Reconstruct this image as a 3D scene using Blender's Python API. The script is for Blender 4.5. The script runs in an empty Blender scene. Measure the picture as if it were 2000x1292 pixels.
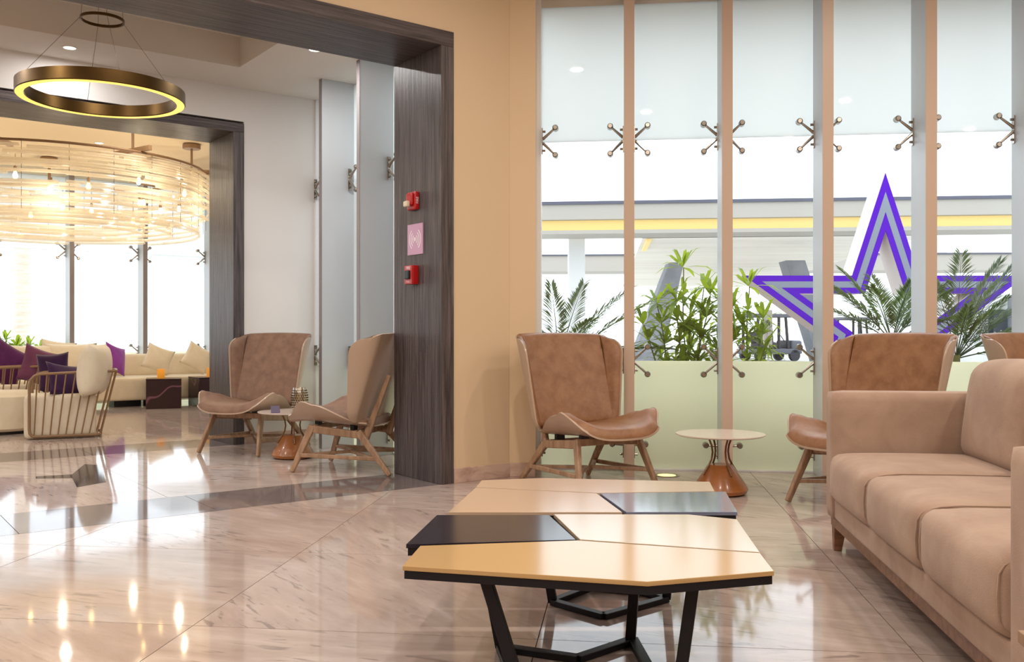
import bpy, bmesh, math, random
from mathutils import Vector, Matrix
random.seed(7)
PI = math.pi
scene = bpy.context.scene
C = scene.collection

# ------------------------------------------------------------------ camera, world, lights, exposure
F = 1800.0
cam_d = bpy.data.cameras.new('camera'); cam = bpy.data.objects.new('camera', cam_d); C.objects.link(cam)
cam_d.sensor_width = 36; cam_d.lens = 36*F/2000; cam_d.shift_y = 4/2000
cam_d.clip_end = 500; cam_d.clip_start = 0.02
cam.location = (0, 0, 1); cam.rotation_euler = (PI/2, 0, 0)
scene.camera = cam
scene.view_settings.view_transform = 'Standard'; scene.view_settings.look = 'None'
scene.view_settings.gamma = 1; scene.view_settings.use_curve_mapping = False
scene.view_settings.exposure = 0.0
scene.cycles.use_denoising = True
scene.cycles.max_bounces = 12; scene.cycles.diffuse_bounces = 6; scene.cycles.glossy_bounces = 5
scene.cycles.transparent_max_bounces = 40; scene.cycles.transmission_bounces = 8
scene.cycles.sample_clamp_indirect = 6; scene.cycles.caustics_reflective = False; scene.cycles.caustics_refractive = False

world = bpy.data.worlds.new('sky'); scene.world = world; world.use_nodes = True
wb = world.node_tree.nodes['Background']
wb.inputs[0].default_value = (0.86, 0.93, 1.0, 1); wb.inputs[1].default_value = 2.8

def area(name, loc, size, power, col, rot=(0, 0, 0)):
    l = bpy.data.lights.new(name, 'AREA'); l.shape = 'SQUARE'; l.size = size; l.energy = power; l.color = col
    o = bpy.data.objects.new(name, l); o.location = loc; o.rotation_euler = rot; C.objects.link(o); return o
WARM = (1.0, 0.90, 0.78); NEUTRAL = (1.0, 0.97, 0.94)
CEIL_PANELS = [(-6.5+2.2*i+(0.5 if j % 2 else 0), 4.6-1.9*j) for j in range(5) for i in range(7)]
CEIL_PANELS = [(x, y) for x, y in CEIL_PANELS if -0.6016*x+0.799*y < 4.7]
for (x, y) in CEIL_PANELS:
    area('ceiling_lamp', (x, y, 3.585), 0.11, 24, WARM).data.shape = 'DISK'
_u = lambda u, n: (0.799*u - 0.6016*n, 0.6016*u + 0.799*n)
SOFFIT_AND_FILL_LIGHTS = [_u(1.55, 7.73), _u(3.08, 6.63)] + [_u(u, n) for u in (0.0, -1.6, -3.2, -4.8) for n in (6.05, 7.77)] + [_u(1.64, 6.05)]  # leading pair are real fixtures; the others are added to brighten the corridor
for (x, y) in SOFFIT_AND_FILL_LIGHTS: area('soffit_and_fill_lamp', (x, y, 3.185), 0.085, 7 if (x, y) == SOFFIT_AND_FILL_LIGHTS[0] else 17, NEUTRAL).data.shape = 'DISK'
FAR_FILL_LIGHTS = [_u(u, n) for u in (4.8, 2.6, -1.0, -4.0) for n in (9.4, 11.4, 13.2)]  # lamps added to lift the interior light of the far lounge
for (x, y) in FAR_FILL_LIGHTS: area('far_fill_lamp', (x, y, 3.185), 0.085, 8, WARM).data.shape = 'DISK'

# ------------------------------------------------------------------ frames of reference
U = Vector((0.799, 0.6016)); N = Vector((-0.6016, 0.799)); AU = math.atan2(U.y, U.x)      # portal walls
W = Vector((0.9929, -0.1191)); M = Vector((0.1191, 0.9929)); AW = math.atan2(W.y, W.x)     # window wall
def un(u, n, z=0): return Vector((U.x*u + N.x*n, U.y*u + N.y*n, z))
def P(px, py, D): return Vector(((px-1000)/F*D, D, 1-(py-650)/F*D))
def G(px, py): return P(px, py, F/(py-650))
def pn(px, n, z=0):
    r = (px-1000)/F
    u = n*(-N.x + r*N.y)/(U.x - r*U.y)
    p = un(u, n); return Vector((p.x, p.y, z))

# ------------------------------------------------------------------ materials
def lin(r, g, b):
    f = lambda c: (c/255/12.92) if c/255 <= 0.04045 else ((c/255+0.055)/1.055)**2.4
    return (f(r), f(g), f(b), 1)
def mat(name, col, rough=0.5, metal=0.0, spec=0.5, coat=0.0, emit=None, es=0, sheen=0):
    m = bpy.data.materials.new(name); m.use_nodes = True
    b = m.node_tree.nodes['Principled BSDF']
    b.inputs['Base Color'].default_value = col; b.inputs['Roughness'].default_value = rough
    b.inputs['Metallic'].default_value = metal; b.inputs['Specular IOR Level'].default_value = spec
    b.inputs['Coat Weight'].default_value = coat; b.inputs['Coat Roughness'].default_value = 0.1
    b.inputs['Sheen Weight'].default_value = sheen
    if emit: b.inputs['Emission Color'].default_value = emit; b.inputs['Emission Strength'].default_value = es
    return m
def nt(m): return m.node_tree, m.node_tree.nodes['Principled BSDF']
def noisy(m, c1, c2, scale=(5, 5, 5), detail=6, dist=0.0, lo=0.35, hi=0.65, bump=0.0, bscale=None, rand=False, c3=None, rough=None):
    t, b = nt(m); nd = t.nodes.new; L = t.links.new
    tc = nd('ShaderNodeTexCoord'); mp = nd('ShaderNodeMapping'); mp.inputs['Scale'].default_value = scale
    src = tc.outputs['Object']
    if rand:
        oi = nd('ShaderNodeObjectInfo'); mul = nd('ShaderNodeMath'); mul.operation = 'MULTIPLY'; mul.inputs[1].default_value = 37
        L(oi.outputs['Random'], mul.inputs[0]); cb = nd('ShaderNodeCombineXYZ'); L(mul.outputs[0], cb.inputs[0]); L(mul.outputs[0], cb.inputs[2])
        ad = nd('ShaderNodeVectorMath'); L(src, ad.inputs[0]); L(cb.outputs[0], ad.inputs[1])
        rt = nd('ShaderNodeVectorRotate'); rt.rotation_type = 'Z_AXIS'; an = nd('ShaderNodeMath'); an.operation = 'MULTIPLY'; an.inputs[1].default_value = 1.3
        L(oi.outputs['Random'], an.inputs[0]); L(ad.outputs[0], rt.inputs['Vector']); L(an.outputs[0], rt.inputs['Angle'])
        src = rt.outputs[0]
    L(src, mp.inputs['Vector'])
    no = nd('ShaderNodeTexNoise'); no.inputs['Scale'].default_value = 1; no.inputs['Detail'].default_value = detail
    no.inputs['Distortion'].default_value = dist; no.inputs['Roughness'].default_value = 0.62
    L(mp.outputs[0], no.inputs['Vector'])
    cr = nd('ShaderNodeValToRGB'); cr.color_ramp.elements[0].position = lo; cr.color_ramp.elements[1].position = hi
    cr.color_ramp.elements[0].color = c1; cr.color_ramp.elements[1].color = c2
    if c3: e = cr.color_ramp.elements.new(min(0.98, hi+0.16)); e.color = c3
    L(no.outputs['Fac'], cr.inputs[0]); L(cr.outputs[0], b.inputs['Base Color'])
    if bump:
        bp = nd('ShaderNodeBump'); bp.inputs['Strength'].default_value = bump; bp.inputs['Distance'].default_value = 0.01
        if bscale:
            m2 = nd('ShaderNodeMapping'); m2.inputs['Scale'].default_value = bscale; L(src, m2.inputs['Vector'])
            n2 = nd('ShaderNodeTexNoise'); n2.inputs['Scale'].default_value = 1; n2.inputs['Detail'].default_value = 5; L(m2.outputs[0], n2.inputs['Vector'])
            L(n2.outputs['Fac'], bp.inputs['Height'])
        else: L(no.outputs['Fac'], bp.inputs['Height'])
        L(bp.outputs[0], b.inputs['Normal'])
    return m
MT = {}
MT['wall_warm'] = mat('wall_warm', lin(212, 188, 156), 0.8)
MT['wall_white'] = mat('wall_white', lin(222, 219, 216), 0.8)
MT['ceiling'] = mat('ceiling_paint', lin(214, 208, 198), 0.85)
MT['ceiling_far'] = mat('ceiling_far_paint', lin(226, 208, 176), 0.85)
def casing(name, sc):
    m = mat(name, lin(80, 70, 72), 0.42)
    return noisy(m, lin(52, 44, 46), lin(98, 88, 88), sc, 8, 0.3, 0.36, 0.68, 0.9, None, c3=lin(150, 140, 138))
MT['casing_v'] = casing('dark_oak_vertical', (55, 55, 2.2))
MT['casing_h'] = casing('dark_oak_horizontal', (2.2, 55, 55))
def marble(name, a, b, c, sc=(2.2, 9.0, 3)):
    m = mat(name, a, 0.07, spec=0.36)
    noisy(m, a, b, sc, 14, 0.35, 0.20, 0.56, rand=True, c3=c)
    t, bs = nt(m); nd = t.nodes.new; L = t.links.new
    mpn = [n for n in t.nodes if n.type == 'MAPPING'][0]; col = bs.inputs['Base Color'].links[0].from_socket
    def nz(scale, det, dist, off):
        v = nd('ShaderNodeVectorMath'); v.operation = 'MULTIPLY_ADD'; v.inputs[1].default_value = scale; v.inputs[2].default_value = (off, off, off)
        L(mpn.outputs[0], v.inputs[0]); n = nd('ShaderNodeTexNoise'); n.inputs['Scale'].default_value = 1; n.inputs['Detail'].default_value = det
        n.inputs['Distortion'].default_value = dist; L(v.outputs[0], n.inputs['Vector']); return n.outputs['Fac']
    fine = nz((3.0, 3.6, 3), 10, 0.5, 3.1); msk = nz((0.7, 0.25, 1), 3, 0.3, 9.7)
    r1 = nd('ShaderNodeMapRange'); r1.inputs[1].default_value = 0.36; r1.inputs[2].default_value = 0.43; r1.inputs[3].default_value = 1; r1.inputs[4].default_value = 0; L(fine, r1.inputs[0])
    r2 = nd('ShaderNodeMapRange'); r2.inputs[1].default_value = 0.44; r2.inputs[2].default_value = 0.62; L(msk, r2.inputs[0])
    mu = nd('ShaderNodeMath'); mu.operation = 'MULTIPLY'; L(r1.outputs[0], mu.inputs[0]); L(r2.outputs[0], mu.inputs[1])
    m2_ = nd('ShaderNodeMath'); m2_.operation = 'MULTIPLY'; m2_.inputs[1].default_value = 0.6; L(mu.outputs[0], m2_.inputs[0])
    mix = nd('ShaderNodeMix'); mix.data_type = 'RGBA'; L(m2_.outputs[0], mix.inputs[0]); L(col, mix.inputs[6]); mix.inputs[7].default_value = lin(104, 92, 92)
    big = nz((0.35, 0.12, 1), 3, 0.6, 21.0); r3 = nd('ShaderNodeMapRange'); r3.inputs[1].default_value = 0.35; r3.inputs[2].default_value = 0.68; r3.inputs[3].default_value = 0.0; r3.inputs[4].default_value = 0.30; L(big, r3.inputs[0])
    mx2 = nd('ShaderNodeMix'); mx2.data_type = 'RGBA'; mx2.blend_type = 'MULTIPLY'; L(r3.outputs[0], mx2.inputs[0]); L(mix.outputs[2], mx2.inputs[6]); mx2.inputs[7].default_value = lin(196, 160, 152)
    L(mx2.outputs[2], bs.inputs['Base Color'])
    n2 = nd('ShaderNodeTexNoise'); n2.inputs['Scale'].default_value = 2.5
    tc = nd('ShaderNodeTexCoord'); L(tc.outputs['Object'], n2.inputs['Vector'])
    mr = nd('ShaderNodeMapRange'); mr.inputs[3].default_value = 0.03; mr.inputs[4].default_value = 0.09
    L(n2.outputs['Fac'], mr.inputs[0]); L(mr.outputs[0], bs.inputs['Roughness'])
    return m
MT['marble'] = marble('beige_marble', lin(160, 143, 136), lin(184, 168, 160), lin(198, 184, 178))
MT['marble_far'] = marble('pale_marble', lin(172, 158, 151), lin(194, 181, 174), lin(206, 196, 190))
MT['marble_dark'] = marble('grey_marble_band', lin(100, 92, 94), lin(124, 115, 115), lin(140, 130, 128))
MT['inlay'] = mat('charcoal_stone', lin(52, 50, 58), 0.08, spec=0.7)
MT['grout'] = mat('grout', lin(120, 102, 92), 0.8)
MT['skirting'] = noisy(mat('skirting_marble', lin(190, 165, 150), 0.25), lin(168, 138, 126), lin(206, 180, 165), (4, 4, 9), 9, 1.0, 0.3, 0.6, rand=True)
MT['fin'] = mat('satin_fin', lin(192, 196, 200), 0.38, 0.0, 0.5)
MT['fin_edge'] = mat('taupe_fin_edge', lin(194, 170, 152), 0.4)
MT['fin_edge_grey'] = mat('mauve_grey_fin_edge', lin(136, 128, 130), 0.4)
MT['channel'] = mat('aluminium_channel', lin(232, 232, 234), 0.4)
MT['chrome'] = mat('brushed_steel', lin(170, 160, 150), 0.25, 1.0)
MT['brass'] = mat('aged_brass', lin(92, 70, 40), 0.34, 1.0)
MT['wire'] = mat('steel_wire', lin(70, 62, 54), 0.4, 0.6)
def frosted(name, col):
    m = bpy.data.materials.new(name); m.use_nodes = True; t = m.node_tree; t.nodes.clear(); nd = t.nodes.new; L = t.links.new
    out = nd('ShaderNodeOutputMaterial'); tr = nd('ShaderNodeBsdfTranslucent'); tr.inputs[0].default_value = col
    df = nd('ShaderNodeBsdfDiffuse'); df.inputs[0].default_value = col; gl = nd('ShaderNodeBsdfGlossy'); gl.inputs['Roughness'].default_value = 0.02
    m1 = nd('ShaderNodeMixShader'); m1.inputs[0].default_value = 0.12; L(tr.outputs[0], m1.inputs[1]); L(df.outputs[0], m1.inputs[2])
    m2 = nd('ShaderNodeMixShader'); m2.inputs[0].default_value = 0.03; L(m1.outputs[0], m2.inputs[1]); L(gl.outputs[0], m2.inputs[2])
    L(m2.outputs[0], out.inputs[0]); return m
MT['frosted'] = frosted('frosted_glass', (0.90, 0.925, 0.91, 1))
MT['frosted_low'] = frosted('frosted_glass_low', (0.93, 0.925, 0.76, 1))
def clearglass(name, tint=(1, 1, 1, 1), base=0.03, rough=0.0):
    m = bpy.data.materials.new(name); m.use_nodes = True; t = m.node_tree; t.nodes.clear(); nd = t.nodes.new; L = t.links.new
    out = nd('ShaderNodeOutputMaterial'); tr = nd('ShaderNodeBsdfTransparent'); tr.inputs[0].default_value = tint
    gl = nd('ShaderNodeBsdfGlossy'); gl.inputs['Roughness'].default_value = rough
    lw = nd('ShaderNodeLayerWeight'); lw.inputs[0].default_value = 0.5
    pw = nd('ShaderNodeMath'); pw.operation = 'POWER'; pw.inputs[1].default_value = 4
    L(lw.outputs['Facing'], pw.inputs[0])
    mr = nd('ShaderNodeMapRange'); mr.inputs[3].default_value = base; mr.inputs[4].default_value = 0.9
    L(pw.outputs[0], mr.inputs[0])
    mx = nd('ShaderNodeMixShader'); L(mr.outputs[0], mx.inputs[0]); L(tr.outputs[0], mx.inputs[1]); L(gl.outputs[0], mx.inputs[2])
    L(mx.outputs[0], out.inputs[0]); return m
MT['glass'] = clearglass('clear_glass', (0.98, 0.99, 0.985, 1))
def acrylic():
    m = bpy.data.materials.new('acrylic_rod'); m.use_nodes = True; t = m.node_tree; t.nodes.clear(); nd = t.nodes.new; L = t.links.new
    out = nd('ShaderNodeOutputMaterial'); tr = nd('ShaderNodeBsdfTransparent'); tr.inputs[0].default_value = (0.99, 0.97, 0.92, 1)
    tl = nd('ShaderNodeBsdfTranslucent'); tl.inputs[0].default_value = (0.98, 0.92, 0.80, 1)
    df = nd('ShaderNodeBsdfDiffuse'); df.inputs[0].default_value = (0.98, 0.92, 0.80, 1)
    gl = nd('ShaderNodeBsdfGlossy'); gl.inputs['Roughness'].default_value = 0.12
    a = nd('ShaderNodeMixShader'); a.inputs[0].default_value = 0.5; L(tl.outputs[0], a.inputs[1]); L(df.outputs[0], a.inputs[2])
    b = nd('ShaderNodeMixShader'); b.inputs[0].default_value = 0.15; L(a.outputs[0], b.inputs[1]); L(gl.outputs[0], b.inputs[2])
    c = nd('ShaderNodeMixShader'); c.inputs[0].default_value = 0.46; L(tr.outputs[0], c.inputs[1]); L(b.outputs[0], c.inputs[2])
    L(c.outputs[0], out.inputs[0]); return m
MT['acrylic'] = acrylic()
MT['leather'] = noisy(mat('tan_leather', lin(165, 112, 78), 0.42), lin(128, 87, 56), lin(150, 108, 76), (11, 11, 11), 6, 0.0, 0.35, 0.65, 0.12, (260, 260, 260))
MT['suede'] = noisy(mat('brown_leather_matt', lin(140, 100, 74), 0.6), lin(118, 88, 70), lin(138, 106, 86), (12, 12, 12), 6, 0.0, 0.35, 0.65, 0.1, (260, 260, 260))
MT['ply'] = mat('lacquered_plywood', lin(176, 152, 132), 0.32, coat=0.2)
MT['oak'] = noisy(mat('oak', lin(160, 128, 98), 0.45), lin(134, 104, 80), lin(168, 136, 108), (30, 30, 4), 5, 0.4)
MT['oak_dark'] = noisy(mat('walnut_base', lin(120, 82, 58), 0.4), lin(96, 64, 44), lin(134, 94, 68), (4, 30, 30), 5, 0.4)
MT['black_rubber'] = mat('black_rubber', lin(28, 26, 26), 0.6)
def fabric(name, a, b, sheen=0.25, s=240):
    return noisy(mat(name, a, 0.9, spec=0.2, sheen=sheen), a, b, (5, 5, 5), 4, 0.4, 0.35, 0.65, 0.15, (s, s, s))
MT['sofa'] = fabric('beige_velour', lin(158, 132, 116), lin(172, 147, 130), 0.15)
MT['cream'] = fabric('cream_fabric', lin(220, 208, 184), lin(228, 217, 196))
MT['purple'] = fabric('purple_fabric', lin(78, 30, 84), lin(96, 42, 100))
MT['deep_purple'] = fabric('deep_purple_fabric', lin(48, 22, 60), lin(62, 30, 76))
MT['violet'] = fabric('violet_fabric', lin(128, 48, 150), lin(150, 66, 170), 0.3, 90)
MT['mauve'] = fabric('mauve_fabric', lin(104, 56, 88), lin(120, 70, 102))
MT['gold_top'] = mat('golden_lacquer', lin(184, 152, 106), 0.14, spec=0.3)
MT['cream_top'] = mat('cream_lacquer', lin(188, 170, 148), 0.14, spec=0.3)
MT['beige_top'] = mat('beige_lacquer', lin(186, 162, 140), 0.16, spec=0.3)
MT['dark_top'] = mat('charcoal_lacquer', lin(40, 37, 46), 0.14, spec=0.22)
MT['blue_top'] = mat('slate_lacquer', lin(116, 122, 146), 0.10, coat=0.5)
MT['black_metal'] = mat('black_powder_coat', lin(20, 20, 26), 0.45, spec=0.3)
MT['table_white'] = mat('white_stone_top', lin(206, 190, 178), 0.18)
MT['terracotta'] = noisy(mat('amber_glazed_wood', lin(168, 94, 44), 0.3, coat=0.3), lin(140, 84, 40), lin(166, 104, 52), (3, 3, 9), 4, 0.5)
MT['copper_wire'] = mat('bronze_rod', lin(120, 86, 62), 0.35, 0.7)
MT['rail_wood'] = mat('taupe_powder_coat', lin(138, 108, 78), 0.5)
MT['red'] = mat('red_plastic', lin(176, 22, 26), 0.3)
MT['red_dull'] = mat('pull_station_face', lin(188, 60, 66), 0.4)
MT['white_print'] = mat('white_print', lin(238, 228, 236), 0.5)
MT['pink'] = mat('pink_card', lin(206, 164, 196), 0.5)
MT['black'] = mat('black_plastic', lin(24, 24, 28), 0.4)
MT['cubestone'] = mat('purple_black_stone', lin(46, 20, 30), 0.15)
def veined(m):
    t, b = nt(m); nd = t.nodes.new; L = t.links.new
    tc = nd('ShaderNodeTexCoord'); no = nd('ShaderNodeTexNoise'); no.inputs['Scale'].default_value = 2.1; no.inputs['Detail'].default_value = 1
    L(tc.outputs['Object'], no.inputs['Vector'])
    s = nd('ShaderNodeMath'); s.operation = 'SUBTRACT'; s.inputs[1].default_value = 0.5; L(no.outputs['Fac'], s.inputs[0])
    a = nd('ShaderNodeMath'); a.operation = 'ABSOLUTE'; L(s.outputs[0], a.inputs[0])
    cr = nd('ShaderNodeValToRGB'); cr.color_ramp.elements[0].color = lin(128, 84, 108); cr.color_ramp.elements[0].position = 0.0
    cr.color_ramp.elements[1].color = lin(42, 18, 30); cr.color_ramp.elements[1].position = 0.018
    L(a.outputs[0], cr.inputs[0]); L(cr.outputs[0], b.inputs['Base Color'])
veined(MT['cubestone'])
MT['candle'] = mat('amber_glass', lin(236, 160, 60), 0.3, emit=lin(255, 170, 60), es=0.35)
MT['bulb'] = mat('lit_filament_bulb', lin(255, 220, 150), 0.3, emit=(1, 0.66, 0.25, 1), es=14)
MT['ring_led'] = mat('lit_ring_diffuser', lin(255, 220, 120), 0.4, emit=(1.0, 0.66, 0.10, 1), es=1.1)
MT['down_led'] = mat('lit_downlight', lin(255, 244, 214), 0.4, emit=(1.0, 0.92, 0.72, 1), es=2.2)
MT['panel_led'] = mat('lit_ceiling_panel', lin(255, 230, 200), 0.4, emit=(1.0, 0.80, 0.58, 1), es=3)
MT['up_led'] = mat('lit_floor_lamp', lin(250, 240, 140), 0.4, emit=(0.95, 0.85, 0.35, 1), es=1.2)
MT['lantern'] = clearglass('patterned_glass', (0.95, 0.9, 0.82, 1), 0.25, 0.15)
MT['star_purple'] = mat('purple_sign_face', lin(88, 10, 196), 0.5, spec=0.2)
MT['star_grey'] = mat('grey_blue_sign_face', lin(140, 150, 168), 0.35)
MT['star_white'] = mat('white_sign_return', lin(222, 216, 214), 0.5)
MT['leaf'] = noisy(mat('leaf', lin(90, 130, 40), 0.4), lin(74, 108, 36), lin(136, 168, 44), (9, 9, 9), 3)
MT['leaf_dark'] = noisy(mat('leaf_dark', lin(70, 92, 56), 0.4), lin(52, 78, 46), lin(106, 122, 74), (9, 9, 9), 3)
for k in ('leaf', 'leaf_dark'):
    t, b = nt(MT[k]); out = [n for n in t.nodes if n.type == 'OUTPUT_MATERIAL'][0]
    tl = t.nodes.new('ShaderNodeBsdfTranslucent'); tl.inputs[0].default_value = (0.52, 0.66, 0.05, 1) if k == 'leaf' else (0.16, 0.24, 0.07, 1)
    mx = t.nodes.new('ShaderNodeMixShader'); mx.inputs[0].default_value = 0.45
    t.links.new(b.outputs[0], mx.inputs[1]); t.links.new(tl.outputs[0], mx.inputs[2]); t.links.new(mx.outputs[0], out.inputs[0])
MT['stem'] = mat('cane_stem', lin(120, 126, 70), 0.6)
MT['trunk'] = noisy(mat('palm_trunk', lin(170, 140, 112), 0.8), lin(214, 196, 178), lin(236, 220, 204), (3, 3, 30), 3)
MT['ext_white'] = mat('exterior_white', lin(215, 215, 215), 0.7)
MT['ext_beige'] = mat('exterior_beige', lin(168, 162, 154), 0.7)
MT['ext_soffit'] = noisy(mat('exterior_soffit', lin(178, 170, 160), 0.7), lin(226, 218, 208), lin(240, 233, 224), (0.1, 1.2, 1), 4)
MT['ext_grey'] = noisy(mat('exterior_concrete', lin(120, 124, 130), 0.8), lin(108, 112, 120), lin(136, 138, 144), (0.8, 0.8, 0.8), 4)
MT['ext_dark'] = mat('exterior_dark_edge', lin(84, 86, 100), 0.6)
MT['ext_blue'] = mat('exterior_dark_glass', lin(66, 76, 100), 0.3)
MT['ext_amber'] = mat('lit_cove', lin(220, 190, 110), 0.6, emit=(1.0, 0.80, 0.42, 1), es=0.35)
MT['paving'] = noisy(mat('paving', lin(170, 170, 166), 0.9), lin(206, 206, 202), lin(222, 222, 218), (0.6, 0.6, 0.6), 3)
MT['soil'] = mat('soil', lin(60, 52, 44), 0.9)
MT['cart_grey'] = mat('cart_grey', lin(96, 98, 110), 0.5)
MT['cart_dark'] = mat('cart_dark', lin(52, 52, 60), 0.6)

# ------------------------------------------------------------------ mesh helpers
class MB:
    def __init__(s): s.v = []; s.f = []
    def add(s, vs, fs):
        o = len(s.v); s.v += [Vector(v) for v in vs]; s.f += [tuple(i+o for i in f) for f in fs]; return s
    def box(s, x0, x1, y0, y1, z0, z1):
        vs = [(x, y, z) for z in (z0, z1) for (x, y) in ((x0, y0), (x1, y0), (x1, y1), (x0, y1))]
        return s.add(vs, [(3, 2, 1, 0), (4, 5, 6, 7), (0, 1, 5, 4), (1, 2, 6, 5), (2, 3, 7, 6), (3, 0, 4, 7)])
    def prism(s, poly, z0, z1):
        n = len(poly); vs = [(p[0], p[1], z0) for p in poly] + [(p[0], p[1], z1) for p in poly]
        return s.add(vs, [tuple(range(n))[::-1], tuple(range(n, 2*n))] + [(i, (i+1) % n, n+(i+1) % n, n+i) for i in range(n)])
    def prism_y(s, poly, y0, y1):
        n = len(poly); vs = [(p[0], y0, p[1]) for p in poly] + [(p[0], y1, p[1]) for p in poly]
        return s.add(vs, [tuple(range(n))[::-1], tuple(range(n, 2*n))] + [(i, (i+1) % n, n+(i+1) % n, n+i) for i in range(n)])
    def tube(s, pts, r, n=8, closed=False, cap=True):
        pts = [Vector(p) for p in pts]; m = len(pts); rs = r if isinstance(r, (list, tuple)) else [r]*m; vs = []; up = None
        for i, p in enumerate(pts):
            a = pts[(i-1) % m] if (i > 0 or closed) else p; b = pts[(i+1) % m] if (i < m-1 or closed) else p
            t = (b-a).normalized() if (b-a).length > 1e-9 else Vector((0, 0, 1))
            if up is None: up = Vector((0, 0, 1)) if abs(t.z) < 0.9 else Vector((1, 0, 0))
            x = t.cross(up)
            if x.length < 1e-6: x = t.cross(Vector((0, 1, 0)))
            x.normalize(); y = x.cross(t).normalized(); up = y
            for k in range(n):
                an = 2*PI*k/n; vs.append(p + x*math.cos(an)*rs[i] + y*math.sin(an)*rs[i])
        fs = []
        for i in range(m if closed else m-1):
            j = (i+1) % m
            for k in range(n): fs.append((i*n+k, i*n+(k+1) % n, j*n+(k+1) % n, j*n+k))
        if cap and not closed: fs += [tuple(range(n))[::-1], tuple((m-1)*n+k for k in range(n))]
        return s.add(vs, fs)
    def bar(s, p0, p1, w0, d0, w1=None, d1=None, side=(1, 0, 0)):
        p0 = Vector(p0); p1 = Vector(p1); w1 = w1 or w0; d1 = d1 or d0
        t = (p1-p0).normalized(); x = Vector(side); x = (x - t*x.dot(t)).normalized(); y = t.cross(x)
        vs = []
        for p, w, d in ((p0, w0, d0), (p1, w1, d1)):
            vs += [p - x*w/2 - y*d/2, p + x*w/2 - y*d/2, p + x*w/2 + y*d/2, p - x*w/2 + y*d/2]
        return s.add(vs, [(3, 2, 1, 0), (4, 5, 6, 7), (0, 1, 5, 4), (1, 2, 6, 5), (2, 3, 7, 6), (3, 0, 4, 7)])
    def lathe(s, prof, n=32, c=(0, 0, 0), cap=True):
        vs = []; m = len(prof)
        for (r, z) in prof:
            for k in range(n): vs.append((c[0]+r*math.cos(2*PI*k/n), c[1]+r*math.sin(2*PI*k/n), c[2]+z))
        fs = [(i*n+k, i*n+(k+1) % n, (i+1)*n+(k+1) % n, (i+1)*n+k) for i in range(m-1) for k in range(n)]
        if cap: fs += [tuple(range(n))[::-1], tuple((m-1)*n+k for k in range(n))]
        return s.add(vs, fs)
    def sphere(s, c, r, n=12, m=8):
        return s.lathe([(max(1e-4, r*math.sin(PI*i/m)), -r*math.cos(PI*i/m)) for i in range(m+1)], n, c)
    def shell(s, fn, nu, nv, o0, o1):
        """closed shell between the surface fn offset by o0(a,b) and o1(a,b) along its normal"""
        def nrm(a, b):
            e = 1e-3; return ((fn(a+e, b)-fn(a-e, b)).cross(fn(a, b+e)-fn(a, b-e))).normalized()
        g = []
        for off in (o0, o1):
            for j in range(nv+1):
                for i in range(nu+1):
                    a = i/nu; b = j/nv; g.append(fn(a, b) + nrm(a, b)*off(a, b))
        W_ = nu+1; T = W_*(nv+1); fs = []
        for j in range(nv):
            for i in range(nu):
                q = (j*W_+i, j*W_+i+1, (j+1)*W_+i+1, (j+1)*W_+i); fs.append(q[::-1]); fs.append(tuple(k+T for k in q))
        rim = [i for i in range(nu+1)] + [j*W_+nu for j in range(1, nv+1)] + [nv*W_+i for i in range(nu-1, -1, -1)] + [j*W_ for j in range(nv-1, 0, -1)]
        for k in range(len(rim)):
            a, b = rim[k], rim[(k+1) % len(rim)]; fs.append((a, b, b+T, a+T))
        return s.add(g, fs)
    def rbox(s, x0, x1, y0, y1, z0, z1, r, n=10, fn=None):
        c = Vector(((x0+x1)/2, (y0+y1)/2, (z0+z1)/2)); h = Vector(((x1-x0)/2, (y1-y0)/2, (z1-z0)/2))
        idx = {}; vs = []; fs = []
        def coord(i, H):   # denser near the edges
            t = i/n*2-1; return math.copysign(abs(t)**0.6, t)*H if t else 0
        def vid(i, j, k):
            key = (i, j, k)
            if key not in idx:
                p = Vector((coord(i, h.x), coord(j, h.y), coord(k, h.z)))
                q = Vector([max(-H+r, min(H-r, v)) for v, H in zip(p, h)]); d = p-q
                nz = Vector([v for v in d])
                if nz.length > 1e-9: p = q + nz.normalized()*min(r, nz.length if sum(abs(v) > 1e-9 for v in nz) == 1 else r)
                rel = Vector((p.x/h.x, p.y/h.y, p.z/h.z))
                if fn: p = fn(p, rel)
                idx[key] = len(vs); vs.append(p+c)
            return idx[key]
        for a in range(n):
            for b in range(n):
                for k in (0, n):
                    fs.append((vid(a, b, k), vid(a+1, b, k), vid(a+1, b+1, k), vid(a, b+1, k)))
                    fs.append((vid(a, k, b), vid(a+1, k, b), vid(a+1, k, b+1), vid(a, k, b+1)))
                    fs.append((vid(k, a, b), vid(k, a+1, b), vid(k, a+1, b+1), vid(k, a, b+1)))
        return s.add(vs, fs)
    def build(s, name, m, parent=None, loc=(0, 0, 0), rot=0, bevel=0, smooth=True, fix=True, ang=40):
        me = bpy.data.meshes.new(name); me.from_pydata([tuple(v) for v in s.v], [], s.f)
        if fix:
            bm = bmesh.new(); bm.from_mesh(me); bmesh.ops.recalc_face_normals(bm, faces=bm.faces); bm.to_mesh(me); bm.free()
        if smooth:
            me.polygons.foreach_set('use_smooth', [True]*len(me.polygons)); me.set_sharp_from_angle(angle=math.radians(ang))
        me.materials.append(m if not isinstance(m, str) else MT[m]); me.update()
        o = bpy.data.objects.new(name, me); C.objects.link(o)
        if parent: o.parent = parent
        o.location = loc; o.rotation_euler = (0, 0, rot) if not isinstance(rot, (tuple, list)) else rot
        if bevel:
            b = o.modifiers.new('bevel', 'BEVEL'); b.width = bevel; b.segments = 2; b.limit_method = 'ANGLE'; b.harden_normals = False
        return o
def tag(o, label=None, cat=None, group=None, kind=None):
    if label: o['label'] = label
    if cat: o['category'] = cat
    if group: o['group'] = group
    if kind: o['kind'] = kind
    return o
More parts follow.
